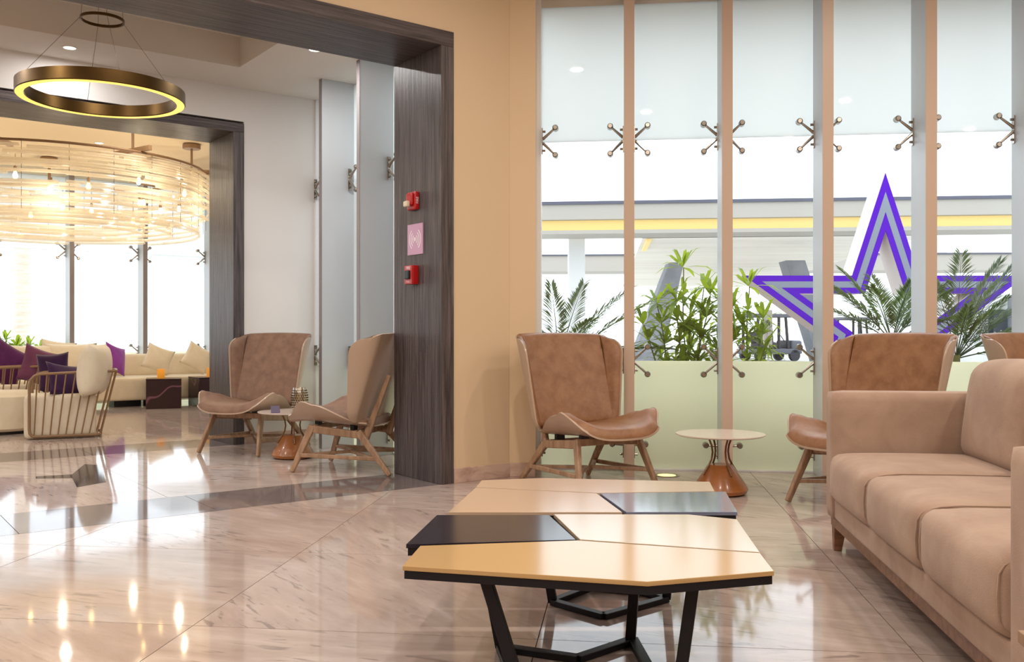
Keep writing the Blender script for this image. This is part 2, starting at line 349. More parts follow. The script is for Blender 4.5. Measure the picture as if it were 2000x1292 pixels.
def empty(name, loc=(0, 0, 0), rot=0):
    o = bpy.data.objects.new(name, None); o.empty_display_size = 0.1; C.objects.link(o); o.location = loc
    o.rotation_euler = (0, 0, rot) if not isinstance(rot, (tuple, list)) else rot; return o
def kids(o): return [c for c in C.objects if c.parent == o]
def copy_tree(o, loc=None, rot=None, parent=None):
    ch = kids(o); c = o.copy(); C.objects.link(c)
    if parent: c.parent = parent
    for k in ch: copy_tree(k, parent=c)
    if loc is not None: c.location = loc
    if rot is not None: c.rotation_euler = (0, 0, rot) if not isinstance(rot, (tuple, list)) else rot
    return c
def struct(o): o['kind'] = 'structure'; return o

# ------------------------------------------------------------------ levels
NA, NB, NC_, ND, NW = 5.144, 5.744, 8.081, 8.69, 14.2        # near portal front/back, far portal front/back, far window
UJ1, UJ2 = 3.281, 2.962                                      # inner faces of the right jambs
UL = -2.6                                                    # inner face of the left jambs
UG = 3.80                                                    # corridor glass plane
CEIL, CCEIL = 3.6, 3.2

# ---- floor: a slab, clipped marble tiles as pieces
def clip(poly, a, b, c):      # keep a*x+b*y <= c
    out = []
    for i in range(len(poly)):
        p, q = poly[i], poly[(i+1) % len(poly)]; dp = a*p[0]+b*p[1]-c; dq = a*q[0]+b*q[1]-c
        if dp <= 0: out.append(p)
        if dp*dq < 0: t = dp/(dp-dq); out.append((p[0]+(q[0]-p[0])*t, p[1]+(q[1]-p[1])*t))
    return out
def parea(p): return abs(sum(p[i][0]*p[(i+1) % len(p)][1]-p[(i+1) % len(p)][0]*p[i][1] for i in range(len(p))))/2
floor = struct(MB().prism([(-13, -5.2), (9.2, -5.2), (9.2, 17), (-16, 17)], -0.14, -0.012).build('floor', 'grout', smooth=False))
G_ = 0.0016
def tile(poly, m, par=floor, sh=G_):
    cx = sum(p[0] for p in poly)/len(poly); cy = sum(p[1] for p in poly)/len(poly)
    q = []
    n = len(poly)
    for i in range(n):        # inset every edge by sh
        a, b, c = Vector(poly[i-1]), Vector(poly[i]), Vector(poly[(i+1) % n])
        e1 = (b-a); e2 = (c-b)
        if e1.length < 1e-5 or e2.length < 1e-5: continue
        e1.normalize(); e2.normalize(); n1 = Vector((-e1.y, e1.x)); n2 = Vector((-e2.y, e2.x))
        k = 1+n1.dot(n2)
        q.append(b+(n1+n2)*(sh/max(k, 0.3)))
    t = MB().prism([(p[0]-cx, p[1]-cy) for p in q], -0.018, 0).build('tile', m, par, (cx, cy, 0), smooth=False)
    return t
def in_view(poly):
    for p in poly:
        if p[1] > 1.2 and abs(p[0]) < 0.66*p[1]+1.6: return True
    return False
def grid(o0, ax, ay, du, dv, iu, iv, clips, m):
    for i in iu:
        for j in iv:
            poly = [tuple(ax*(o0[0]+i*du+a*du)+ay*(o0[1]+j*dv+b*dv)) for a, b in ((0, 0), (1, 0), (1, 1), (0, 1))]
            for c in clips: poly = clip(poly, *c)
            if len(poly) > 2 and parea(poly) > 0.01 and in_view(poly): tile(poly, m)
lob = [(N.x, N.y, NA), (M.x, M.y, 6.80)]                                  # in front of the portal wall and of the window
# the lobby between the two wall lines is the union of: n < NA; and the wedge right of the wall block
grid((-0.275, -0.18), W, M, 1.184, 1.06, range(-9, 8), range(0, 8), [(N.x, N.y, NA), (M.x, M.y, 6.80)], MT['marble'])
grid((-0.275, -0.18), W, M, 1.184, 1.06, range(-1, 8), range(4, 8), [(-N.x, -N.y, -NA), (-1, 0, 0.20), (M.x, M.y, 6.80)], MT['marble'])
for k in range(-8, 4):        # dark bands under the portals
    a, b = k*1.0-0.2, min(k*1.0+0.8, UJ1 if k < 4 else 4)
    b = k*1.0+0.8
    if b > UJ1: b = UJ1+0.1
    if b-a > 0.05:
        tile([tuple(un(u, n)[:2]) for u, n in ((a, NA), (b, NA), (b, NB), (a, NB))], MT['marble_dark'])
        tile([tuple(un(u, n)[:2]) for u, n in ((a, NC_), (min(b, UJ2+.1), NC_), (min(b, UJ2+.1), ND), (a, ND))], MT['marble_dark'])
grid((-10, NB), U, N, 1.3, (NC_-NB)/2, range(0, 12), range(0, 2), [(U.x, U.y, UG)], MT['marble_far'])
grid((-10, ND), U, N, 1.1, (NW-ND)/5, range(0, 15), range(0, 5), [(U.x, U.y, 6.0)], MT['marble_far'])
# charcoal star-shaped inlay
ip = [G(70, 930), G(141, 926), G(165, 906), G(198, 908), G(207, 941), G(150, 951), G(141, 933), G(70, 934)]
MB().prism([(p.x, p.y) for p in ip], 0.0, 0.0012).build('inlay', 'inlay', floor, smooth=False)['label'] = 'charcoal stone inlay of a pointed arrow shape'

# ---- walls
def wallbox(name, m, o, rot, x0, x1, y0, y1, z0, z1):
    return struct(MB().box(x0, x1, y0, y1, z0, z1).build(name, m, None, o, rot, smooth=False))
O0 = (0, 0, 0)
# portal wall (lobby side), local frame u/n
w = MB(); w.box(UJ1+0.1, 3.85, NA, NB, 0, CEIL); w.box(UL-0.1, UJ1+0.1, NA, NB, 3.0, CEIL); w.box(-8, UL-0.1, NA, NB, 0, CEIL)
wa = struct(w.build('wall_front', 'wall_warm', None, O0, AU, smooth=False))
# block between the portal wall and the window, local coords = world
bend = un(3.851, NA); c2 = un(3.85, NB)
struct(MB().prism([(bend.x, bend.y), (0.165, 6.415), (0.165, 6.90), (c2.x, c2.y)], 0, CEIL).build('wall_front_return', 'wall_warm', smooth=False))
w = MB(); w.box(UJ2+0.1, UG+0.25, NC_, ND, 0, CEIL); w.box(UG+.25, 6.2, ND-.25, ND, 0, CEIL); w.box(UL-0.1, UJ2+0.1, NC_, ND, 2.9, CEIL); w.box(-8, UL-0.1, NC_, ND, 0, CEIL)
struct(w.build('wall_middle', 'wall_white', None, O0, AU, smooth=False))
wallbox('wall_corridor_end', 'wall_white', O0, AU, -8.2, -8, NA, NC_, 0, CEIL)
wallbox('wall_far_left', 'wall_white', O0, AU, -6.2, -6, ND, NW+.2, 0, CEIL)
wallbox('wall_far_right', 'wall_white', O0, AU, 6.0, 6.2, ND, NW+.2, 0, CEIL)
wallbox('wall_back', 'wall_warm', O0, 0, -11, 9, -5.2, -5, 0, CEIL)
wallbox('wall_right', 'wall_warm', O0, 0, 9, 9.2, -5.2, 6.2, 0, CEIL)
wallbox('wall_left', 'wall_warm', O0, 0, -9.8, -9.6, -5.2, -0.6, 0, CEIL)
# ---- ceilings
def lobby_clip(poly):
    return clip(clip(poly, N.x, N.y, NA+0.3), M.x, M.y, 7.0)
struct(MB().prism(clip([(-11, -5.2), (9.2, -5.2), (9.2, 7), (-11, 7)], M.x, M.y, 7.0), CEIL, CEIL+0.15).build('ceiling', 'ceiling', smooth=False))
# corridor ceiling: soffit border with a raised tray
TU1, TN0, TN1 = 2.79, 6.36, 7.46
w = MB(); w.box(-8, UG+.2, NB, TN0, CCEIL, CCEIL+.25); w.box(-8, UG+.2, TN1, NC_, CCEIL, CCEIL+.25); w.box(TU1, UG+.2, TN0, TN1, CCEIL, CCEIL+.25)
w.box(-8, TU1, TN0, TN1, 3.45, 3.6)
struct(w.build('ceiling_corridor', 'ceiling', None, O0, AU, smooth=False))
struct(MB().box(-6, 6.2, ND, NW+.3, CCEIL, CCEIL+.2).build('ceiling_far_room', 'ceiling_far', None, O0, AU, smooth=False))

# ---- dark oak portal casings
def casing_frame(name, u1, n0, n1, zi, zo):
    t = struct(empty(name, O0, AU)); e = 0.012
    for (a, b) in ((u1, u1+0.10), (UL-0.10, UL)):
        MB().box(a, b, n0-e, n1+e, 0, zi).build('jamb_panel', 'casing_v', t, bevel=0.003)
    MB().box(UL-0.10, u1+0.10, n0-e, n1+e, zi, zo).build('header_panel', 'casing_h', t, bevel=0.003)
    return t
casing_frame('trim_1', UJ1, NA, NB, 2.90, 3.0)
casing_frame('trim_2', UJ2, NC_, ND, 2.80, 2.88)
# ---- skirting
def skirting(name, pts, m='skirting'):
    t = struct(empty(name))
    for a, b in pts:
        a = Vector(a); b = Vector(b); d = (b-a); L_ = d.length; n = max(1, round(L_/0.6)); d.normalize()
        rot = math.atan2(d.y, d.x)
        for k in range(n):
            MB().box(0.001, L_/n-0.002, -0.013, 0.0, 0, 0.098).build('skirting_stone', m, t, tuple(a+d*(k*L_/n))+(0,), rot, bevel=0.002)
A1o = un(UJ1+0.1, NA)
skirting('baseboard_front', [((A1o.x, A1o.y), (bend.x, bend.y)), ((bend.x, bend.y), (0.165, 6.415))])
a = un(UJ2+0.1, NC_); b = un(UG-0.1, NC_); skirting('baseboard_corridor', [((a.x, a.y), (b.x, b.y))])

# ------------------------------------------------------------------ point-fixed glass walls with deep fins
def fitting_proto(side, four=True, s=1.0):
    """spider: plate on the fin side, arms reaching the glass, round caps; local x along wall, y towards the room is negative"""
    e = empty('spider_fitting')
    b = MB(); x0 = side*0.036
    b.box(min(x0, x0+side*0.008), max(x0, x0+side*0.008), -0.075, -0.045, -0.095*s, 0.095*s)
    for z in (-0.07, 0.07): b.tube([(x0, -0.06, z*s), (x0+side*0.028, -0.06, z*s)], 0.009, 8)
    ends = [(side*0.135*s, -0.03, 0.1*s), (side*0.135*s, -0.03, -0.1*s)] if four else [(side*0.12*s, -0.03, 0)]
    for p in ends: b.tube([(x0+side*0.006, -0.06, p[2]*0.12), (x0+side*0.02, -0.062, p[2]*0.25), (p[0], -0.04, p[2])], [0.012, 0.011, 0.0075], 8)
    arm = b.build('fitting_arm', 'chrome', e)
    for p in ends:
        c = MB(); c.tube([(0, -0.035, 0), (0, -0.028, 0), (0, 0.018, 0), (0, 0.026, 0)], [0.014, 0.021, 0.023, 0.018], 14)
        c.build('fitting_cap', 'chrome', arm, p)
    return e, arm
FP = {}
for sd in (-1, 1):
    for four in (True, False):
        e, arm = fitting_proto(sd, four); FP[(sd, four)] = arm
        arm.parent = None; bpy.data.objects.remove(e)
used = set()
def put_fitting(par, sd, four, loc):
    a = FP[(sd, four)]
    if (sd, four) in used: a = copy_tree(a, loc, 0, par)
    else: used.add((sd, four)); a.parent = par; a.location = loc
def glass_wall(name, org, rot, n, pitch, depth, zlow, zup, ztop, fintop, zb=0.0, right_first=True, low=True, fw=0.07, edge='fin_edge_grey'):
    """local: x along the wall, y=0 the glass, room towards -y; fins at x = k*pitch, k=0..n"""
    t = struct(empty(name, org, rot)); t['label'] = 'glass wall of clear and frosted panes held by steel spider fittings on deep fins'
    fm = MB().box(-fw/2, fw/2, -depth, -0.012, 0, fintop)
    fin0 = None
    for k in range(n+1):
        if k == 0 and right_first: MB().box(-0.03, 0.03, -0.05, 0.03, 0, fintop).build('edge_channel', 'channel', t, (0, 0, 0))
        else:
            if fin0 is None:
                fin0 = fm.build('fin', 'fin', t, (k*pitch, 0, 0), bevel=0.002)
                MB().box(-fw/2-0.0005, fw/2+0.0005, -depth-0.003, -depth+0.001, 0, fintop).build('front_edge', edge, fin0)
            else: copy_tree(fin0, (k*pitch, 0, 0), 0, t)
        for z, four in ((zlow, True), (zup, True), (0.19, False)):
            if z == 0.19 and not low: continue
            if not (k == 0 and right_first): put_fitting(t, -1, four, (k*pitch, 0, z))
            if k < n: put_fitting(t, 1, four, (k*pitch, 0, z))
    shapes = [('frosted_pane', 'frosted_low', zb+0.004, zlow-0.003), ('clear_pane', 'glass', zlow+0.003, zup-0.003), ('frosted_pane', 'frosted', zup+0.003, ztop)]
    for nm, m, z0, z1 in shapes:
        o = None
        for k in range(n):
            if o is None: o = MB().box(0.003, pitch-0.003, 0, 0.012, z0, z1).build(nm, m, t, (k*pitch, 0, 0), smooth=False)
            else: q = o.copy(); C.objects.link(q); q.location = (k*pitch, 0, 0)
    MB().box(0, n*pitch, -0.01, 0.03, 0, 0.012).build('floor_channel', 'channel', t, smooth=False)
    return t
WP = 0.672
g0 = Vector((0.190, 6.845))
fit_w = glass_wall('window_1', (g0.x, g0.y, 0), AW, 10, WP, 0.33, 0.80, 2.41, 3.41, CEIL, fw=0.072, edge='fin_edge')
fins_c = glass_wall('window_2', tuple(un(UG, NC_))[:2]+(0,), AU-PI/2, 3, 0.70, 0.32, 0.79, 2.35, 3.2, 3.2, fw=0.05)
glass_wall('window_3', tuple(un(-6, NW))[:2]+(0,), AU, 12, 0.98, 0.30, 0.72, 2.16, 3.2, 3.2, right_first=False, fw=0.06)
# soffit drop above window 1 and solid wall beyond it
struct(MB().box(-0.03, 9.2, 0.0, 0.5, 3.41, CEIL+.1).build('trim_3', 'ceiling', None, (g0.x, g0.y, 0), AW, smooth=False))
struct(MB().box(10*WP, 9.4, 0.0, 0.2, 0, 3.42).build('wall_front_right', 'wall_warm', None, (g0.x, g0.y, 0), AW, smooth=False))

# ------------------------------------------------------------------ ceiling fixtures
def downlight(loc, label, r=0.045):
    e = tag(empty('downlight', loc), label, 'light')
    MB().lathe([(r, -0.004), (r+0.012, -0.004), (r+0.012, 0.0), (r, 0.0)], 24, cap=False).build('trim_ring', 'ext_white', e)
    MB().lathe([(0.001, -0.003), (r, -0.003), (r, -0.0005), (0.001, -0.0005)], 24, cap=False).build('lens', 'down_led', e)
    return e
p = P(136, 93, F*2.2/(650-93)); downlight((p.x, p.y, CCEIL), 'small round recessed downlight in the soffit above the ring pendant')
p = P(615, 97, F*2.2/(650-97)); downlight((p.x, p.y, CCEIL), 'small round recessed downlight near the tops of the tall window fins')
dl0 = None
for (x, y) in CEIL_PANELS:
    if dl0 is None:
        dl0 = downlight((x, y, CEIL), 'small round recessed downlight in the ceiling over the lobby seating', 0.058); dl0['group'] = 'round downlights of the lobby ceiling'
    else: copy_tree(dl0, (x, y, CEIL))
sl = None
for (x, y) in SOFFIT_AND_FILL_LIGHTS[2:]:  # fittings for the added corridor fill lamps
    if sl is None:
        sl = downlight((x, y, CCEIL), 'small round fill downlight added to the corridor soffit out of view'); sl['group'] = 'added fill downlights of the corridor soffit'
    else: copy_tree(sl, (x, y, CCEIL))
sl = None
for (x, y) in FAR_FILL_LIGHTS:  # fittings for the added lounge fill lamps
    if sl is None:
        sl = downlight((x, y, CCEIL), 'small round fill downlight added to the far lounge ceiling'); sl['group'] = 'added fill downlights of the far lounge'
    else: copy_tree(sl, (x, y, CCEIL))
for (px, py, lb) in ((1302, 928, 'glowing round floor lamp beside the wing chair nearest the wall corner'), (655, 871, 'glowing round floor lamp between the corridor fins')):
    g = G(px, py); e = tag(empty('floor_lamp', (g.x, g.y, 0)), lb, 'lamp')
    MB().lathe([(0.065, 0), (0.09, 0), (0.09, 0.003), (0.065, 0.003)], 28, cap=False).build('rim', 'chrome', e)
    MB().lathe([(0.001, 0.0005), (0.065, 0.0005), (0.065, 0.0025), (0.001, 0.0025)], 28, cap=False).build('lens', 'up_led', e)

# ------------------------------------------------------------------ ring pendant
rc = Vector((-2.88, 6.48, 0)); RZ = 2.635
e = tag(empty('ring_pendant', (rc.x, rc.y, RZ)), 'large bronze ring pendant glowing yellow underneath, hung on thin wires', 'pendant lamp')
R1, R0 = 0.55, 0.487
MB().lathe([(R0, 0.006), (R0, 0.085), (R1, 0.085), (R1, 0.006), (R1-0.006, 0), (R0+0.006, 0), (R0, 0.006)], 96, cap=False).build('ring_body', 'brass', e)
MB().lathe([(R0+0.006, -0.001), (R1-0.006, -0.001), (R1-0.006, 0.004), (R0+0.006, 0.004), (R0+0.006, -0.001)], 96, cap=False).build('light_strip', 'ring_led', e)
MB().lathe([(0.135, 0.555), (0.145, 0.555), (0.145, 0.575), (0.135, 0.575), (0.135, 0.555)], 48, cap=False).build('upper_ring', 'brass', e)
for k in range(4):
    an = k*PI/2+0.62; c, s = math.cos(an), math.sin(an)
    MB().tube([(c*0.518, s*0.518, 0.085), (c*0.14, s*0.14, 0.565), (c*0.12, s*0.12, 3.45-RZ)], 0.0014, 5).build('wire', 'wire', e)

# ------------------------------------------------------------------ acrylic rod chandelier in the far room
ch = tag(empty('chandelier', tuple(pn(112, 11.3))[:2]+(0,)), 'huge round chandelier of stacked curved acrylic rods with small bulbs inside', 'chandelier')
CR = 1.62
rodm = {}
def rod_mesh(R, a):
    key = (round(R, 2), round(a, 1))
    if key not in rodm:
        k = max(5, int(a/0.13))
        rodm[key] = MB().tube([(R*math.cos(t*a/k), R*math.sin(t*a/k), 0) for t in range(k+1)], 0.017, 6)
    return rodm[key]
cnt = 0; meshes = {}
for lv in range(13):
    z = 2.14 + lv*0.053
    for R in ((1.62, 1.54) if lv > 2 else (1.50, 1.2, 0.9)):
        a = random.random()*6
        end = a+2*PI
        while a < end-0.3:
            L_ = random.choice((0.6, 0.9, 1.2, 1.5)); L_ = min(L_, end-a)
            if random.random() < 0.88:
                key = (round(R, 2), round(L_, 1)); zz = z+random.uniform(-0.012, 0.012)
                if key in meshes:
                    o = meshes[key].copy(); C.objects.link(o)
                else:
                    o = rod_mesh(R, round(L_, 1)).build('rod', 'acrylic', ch); meshes[key] = o
                o.location = (0, 0, zz); o.rotation_euler = (random.uniform(-.006, .006), random.uniform(-.006, .006), a); cnt += 1
            a += L_+0.04
MB().tube([(1.58*math.cos(k*PI/24), 1.58*math.sin(k*PI/24), 2.845) for k in range(48)], 0.014, 6, closed=True).build('frame_ring', 'rail_wood', ch)
for k in range(7):
    an = k*2*PI/7+0.3; c, s = math.cos(an), math.sin(an)
    MB().bar((c*1.72, s*1.72, 2.88), (c*1.1, s*1.1, 2.88), 0.05, 0.035, side=(0, 0, 1)).build('crossbar', 'rail_wood', ch, bevel=0.002)
    st = MB().tube([(c*1.42, s*1.42, 2.89), (c*1.42, s*1.42, 3.14)], 0.014, 8).build('stem', 'rail_wood', ch)
    MB().lathe([(0.095, 0), (0.1, 0.006), (0.1, 0.05), (0.001, 0.055)], 24).build('ceiling_plate', 'rail_wood', st, (c*1.42, s*1.42, 3.14))
wl = MB().tube([(0, 0, 0), (0, 0, 0.66)], 0.0022, 4)
w0 = None
for k in range(24):
    an = k*2*PI/24; q = (1.58*math.cos(an), 1.58*math.sin(an), 2.19)
    if w0 is None: w0 = wl.build('wire', 'wire', ch, q)
    else: o = w0.copy(); C.objects.link(o); o.location = q
bulb0 = None
for k in range(20):
    an = k*2*PI/20+0.1; R = (1.38, 1.08)[k % 2]; z = (2.62, 2.46, 2.55)[k % 3]
    q = (R*math.cos(an), R*math.sin(an), z)
    if bulb0 is None:
        bulb0 = MB().lathe([(0.001, -0.075), (0.018, -0.066), (0.024, -0.045), (0.018, -0.018), (0.012, 0)], 12).build('bulb', 'bulb', ch, q)
        MB().lathe([(0.016, 0), (0.016, 0.05), (0.004, 0.056), (0.003, 2.84-z)], 10).build('socket', 'rail_wood', bulb0)
    else: copy_tree(bulb0, q)
for k in range(10):
    l = bpy.data.lights.new('bulb_light', 'POINT'); l.energy = 7; l.color = (1, 0.87, 0.67); l.shadow_soft_size = 0.022
    o = bpy.data.objects.new('bulb_light', l); o.parent = ch; o.location = (1.38*math.cos(k*PI/5+.1), 1.38*math.sin(k*PI/5+.1), (2.62, 2.46, 2.55)[(2*k) % 3]-0.102); C.objects.link(o)

# ------------------------------------------------------------------ wing chairs
def lerp(a, b, t): return a+(b-a)*t
def sstep(t): t = max(0, min(1, t)); return t*t*(3-2*t)
def interp(x, pts):
    for (x0, y0), (x1, y1) in zip(pts, pts[1:]):
        if x <= x1: return lerp(y0, y1, sstep((x-x0)/(x1-x0)) if True else 0)
    return pts[-1][1]
def seat_fn(inset=0.0):
    def fn(a, b):
        a = (a*2-1)*(1-inset); b = inset*0.5+b*(1-inset*0.8)
        hw = interp(b, [(-1, 0.27), (0.0, 0.295), (0.24, 0.385), (0.5, 0.365), (1.05, 0.26), (2, 0.26)])
        ear = interp(b, [(-1, 0.04), (0.0, 0.05), (0.26, 0.155), (0.40, 0.135), (0.95, 0.03), (2, 0.025)])
        x = hw*(a-0.07*a**5)
        y = -0.37+0.60*b-0.05*(1-a*a)*(1-b)**2
        z = 0.372-0.035*b+ear*abs(a)**3.6-0.018*(1-min(1, max(0, b)/0.2))**2*(1-abs(a)**2*0.3)
        return Vector((x, y, z))
    return fn
SP = 0.68
def back_fn(inset=0.0):
    def fn(a, b):
        a = (a*2-1)*(1-inset); b = inset*0.3+b*(1-inset*0.32)
        s = abs(a); t = max(0, (s-SP)/(1-SP))
        bb = max(0.0, min(1.0, b))
        lo = max(0, 1-bb/0.13); hi = max(0, (bb-0.76)/0.24)
        xc = 0.300+0.014*b-0.03*lo**2
        k = math.sqrt(max(0.02, 1-0.80*lo**2))*math.sqrt(max(0.02, 1-0.93*hi**2.6))
        th = t*1.25
        x = math.copysign(xc*min(1, s/SP)+(0.022+0.060*b)*math.sin(th)*(0.4+0.6*k), a)
        y = 0.185+0.61*b*0.33-0.02*min(1, s/SP)**2-(0.05+0.15*b)*k*(1-math.cos(th))/(1-math.cos(1.25))
        z = 0.375+0.61*b+0.018*(1-s*s)*b-0.012*t*t*hi
        return Vector((x, y, z))
    return fn
def wing_chair(loc, rot, label, up='leather'):
    t = empty('wing_chair', loc, rot); tag(t, label, 'chair', None)
    MB().shell(seat_fn(), 36, 24, lambda a, b: 0.0, lambda a, b: -0.012).build('seat_shell', 'ply', t, ang=60)
    def ct(a, b, th):
        e = max(0, 1-abs(a*2-1)**9)*max(0, 1-abs(b*2-1)**9); return 0.004+th*e**0.4
    MB().shell(seat_fn(0.010), 48, 36, lambda a, b: 0.001, lambda a, b: ct(a, b, 0.058)).build('seat_cushion', up, t, ang=70)
    MB().shell(back_fn(), 48, 28, lambda a, b: 0.0, lambda a, b: -0.012).build('back_shell', 'ply', t, ang=60)
    MB().shell(back_fn(0.014), 64, 36, lambda a, b: 0.001, lambda a, b: ct(a, b, 0.036)*(1-0.75*math.exp(-((abs(a*2-1)*0.97-SP-0.06)/0.022)**2))).build('back_cushion', up, t, ang=70)
    for s in (-1, 1):
        MB().bar((s*0.235, -0.20, 0.335), (s*0.30, -0.33, 0.006), 0.03, 0.055, 0.026, 0.036).build('leg', 'oak', t, bevel=0.007)
        MB().bar((s*0.225, 0.155, 0.30), (s*0.275, 0.42, 0.006), 0.03, 0.055, 0.026, 0.034).build('leg', 'oak', t, bevel=0.007)
        MB().bar((s*0.235, -0.222, 0.312), (s*0.222, 0.20, 0.272), 0.032, 0.055, 0.032, 0.05).build('rail', 'oak', t, bevel=0.006)
        MB().bar((s*0.205, 0.20, 0.245), (s*0.165, 0.368, 0.70), 0.03, 0.055, 0.026, 0.03).build('back_post', 'oak', t, bevel=0.007)
        MB().bar((s*0.283, -0.275, 0.125), (s*0.258, 0.325, 0.115), 0.02, 0.028).build('side_stretcher', 'oak', t, bevel=0.004)
        MB().bar((s*0.275, -0.26, 0.125), (s*0.02, 0.0, 0.13), 0.022, 0.026, side=(0, 0, 1)).build('stretcher', 'oak', t, bevel=0.004)
        MB().bar((s*0.256, 0.305, 0.115), (s*0.02, 0.0, 0.13), 0.022, 0.026, side=(0, 0, 1)).build('stretcher', 'oak', t, bevel=0.004)
    MB().bar((-0.235, -0.19, 0.318), (0.235, -0.19, 0.318), 0.03, 0.045, side=(0, 1, 0)).build('front_rail', 'oak', t, bevel=0.005)
    MB().bar((-0.225, 0.13, 0.285), (0.225, 0.13, 0.285), 0.03, 0.045, side=(0, 1, 0)).build('rear_rail', 'oak', t, bevel=0.005)
    for s in (-1, 1):
        MB().box(s*0.17-0.03, s*0.17+0.03, -0.20, -0.17, 0.335, 0.368).build('mounting_block', 'black_rubber', t)
        MB().box(s*0.17-0.03, s*0.17+0.03, 0.08, 0.11, 0.29, 0.345).build('mounting_block', 'black_rubber', t)
    return t
chairA = wing_chair((0.505, 6.0, 0), math.radians(30), 'tan leather wing chair standing alone against the wall corner, left of the round table')
def another(loc, rot, label, up=None):
    c = copy_tree(chairA, loc, rot); c['label'] = label
    if up:
        for k in kids(c):
            if 'cushion' in k.name: k.data = k.data.copy(); k.data.materials.clear(); k.data.materials.append(MT[up])
    return c
another((2.07, 5.38, 0), math.radians(-56), 'tan leather wing chair standing behind the far arm of the long sofa')
another((3.46, 5.72, 0), math.radians(28), 'tan leather wing chair cut off by the right edge of the picture')
another((-2.20, 7.84, 0), math.radians(-22), 'brown wing chair in the corridor, facing out beside the far wooden portal', 'suede')
another((-1.18, 6.81, 0), math.radians(-106), 'brown wing chair seen from its side, half hidden by the near wooden portal', 'suede')

# ------------------------------------------------------------------ cone side tables
def cone_table(loc, label):
    t = tag(empty('side_table', loc), label, 'table')
    MB().lathe([(0.001, 0.362), (0.262, 0.362), (0.275, 0.368), (0.275, 0.374), (0.001, 0.374)], 56, cap=False).build('tabletop', 'table_white', t)
    MB().lathe([(0.001, 0.0), (0.135, 0.0), (0.162, 0.012), (0.170, 0.032), (0.160, 0.055), (0.078, 0.176), (0.070, 0.183), (0.001, 0.183)], 40, cap=False).build('cone_base', 'terracotta', t)
    for k in range(4):
        an = k*PI/2+0.35; c, s = math.cos(an), math.sin(an)
        pr = [(0.095, 0.361), (0.082, 0.345), (0.062, 0.30), (0.056, 0.26), (0.064, 0.215), (0.084, 0.18), (0.108, 0.146), (0.122, 0.124)]
        MB().tube([(r*c, r*s, z) for r, z in pr], 0.0062, 8).build('rod', 'copper_wire', t)
    return t
cone_table((1.30, 5.75, 0), 'round white side table on an amber cone base, in front of the right window fins')
tb = cone_table((-1.76, 7.40, 0), 'round white side table on an amber cone base, between the two corridor chairs')
t = tag(empty('lantern', (-1.685, 7.31, 0.374)), 'patterned glass candle lantern standing on the corridor side table', 'lantern')
o = MB().lathe([(0.045, 0.0), (0.056, 0.03), (0.064, 0.08), (0.064, 0.12), (0.056, 0.17), (0.050, 0.195), (0.047, 0.195), (0.053, 0.17), (0.061, 0.12), (0.061, 0.08), (0.053, 0.03), (0.043, 0.004)], 28, cap=True).build('glass_body', 'lantern', t)
b = MB()
for i in range(9):
    z = 0.02+i*0.019; R = interp(z, [(0, .046), (.08, .065), (.12, .065), (.195, .051)])
    for k in range(22):
        an = (k+0.5*(i % 2))*2*PI/22; b.sphere((R*math.cos(an), R*math.sin(an), z), 0.0052, 6, 4)
b.build('bead_pattern', 'brass', t)
MB().lathe([(0.03, 0.004), (0.03, 0.055), (0.001, 0.058)], 16).build('candle', 'candle', t)
t = tag(empty('table_card', (-1.86, 7.24, 0.374), 0.4), 'small purple tent card on the corridor side table', 'card')
MB().prism_y([(-0.03, 0), (0.03, 0), (0.03, 0.002), (-0.03, 0.002)], -0.02, 0.02).build('card_foot', 'purple', t)
b = MB(); b.add([(-.035, -.02, 0), (.035, -.02, 0), (.035, .0, .055), (-.035, .0, .055), (-.035, -.017, 0), (.035, -.017, 0), (.035, .003, .055), (-.035, .003, .055)], [(0, 1, 2, 3), (7, 6, 5, 4), (0, 4, 5, 1), (1, 5, 6, 2), (2, 6, 7, 3), (3, 7, 4, 0)])
b.build('card_face', mat('card_mauve', lin(96, 84, 112), 0.5), t)

# ------------------------------------------------------------------ coffee tables of faceted slabs
def slab(pts, m, par, o, name='top_panel', zt=0.40, th=0.012, lift=0.0, under=0.022, gap=0.0035):
    q = [Vector((p.x-o.x, p.y-o.y)) for p in pts]; n = len(q)
    ar = sum(q[i].x*q[(i+1) % n].y-q[(i+1) % n].x*q[i].y for i in range(n))
    if ar < 0: q = q[::-1]
    def inset(d):
        out = []
        for i in range(n):
            a, b, c = q[i-1], q[i], q[(i+1) % n]; e1 = (b-a).normalized(); e2 = (c-b).normalized()
            n1 = Vector((-e1.y, e1.x)); n2 = Vector((-e2.y, e2.x)); out.append(b+(n1+n2)*(d/max(0.3, 1+n1.dot(n2))))
        return out
    z1 = zt+lift
    top = MB().prism(inset(gap), z1-th, z1).build(name, m, par, bevel=0.0012)
    MB().prism(inset(gap+0.004), z1-th-under, z1-th).build('edge_frame', 'black_metal', par)
    return top
def T(px, py, z=0.40): return P(px, py, (1-z)*F/(py-650))
ot = Vector((0.19, 2.62, 0))
t1 = tag(empty('coffee_table', ot), 'faceted coffee table nearest the camera, with golden, charcoal and cream panels on bent black legs', 'table')
slab([T(783, 1105), T(818.5, 1064.6), T(1128.6, 1054), T(1487, 1079), T(1515, 1115), T(1265, 1136)], 'gold_top', t1, ot)['label'] = 'golden lacquered panel'
slab([T(790, 1062), T(851.6, 1004), T(1074, 1004), T(1128, 1053)], 'dark_top', t1, ot, lift=-0.001)['label'] = 'charcoal lacquered panel'
slab([T(1079, 1003), T(1345, 1003.5), T(1441, 1013), T(1487, 1078.4), T(1131, 1053)], 'cream_top', t1, ot)['label'] = 'cream lacquered panel'
or_ = Vector((0.25, 3.42, 0))
t2 = tag(empty('coffee_table', or_), 'faceted coffee table farther from the camera, with beige and slate blue panels', 'table')
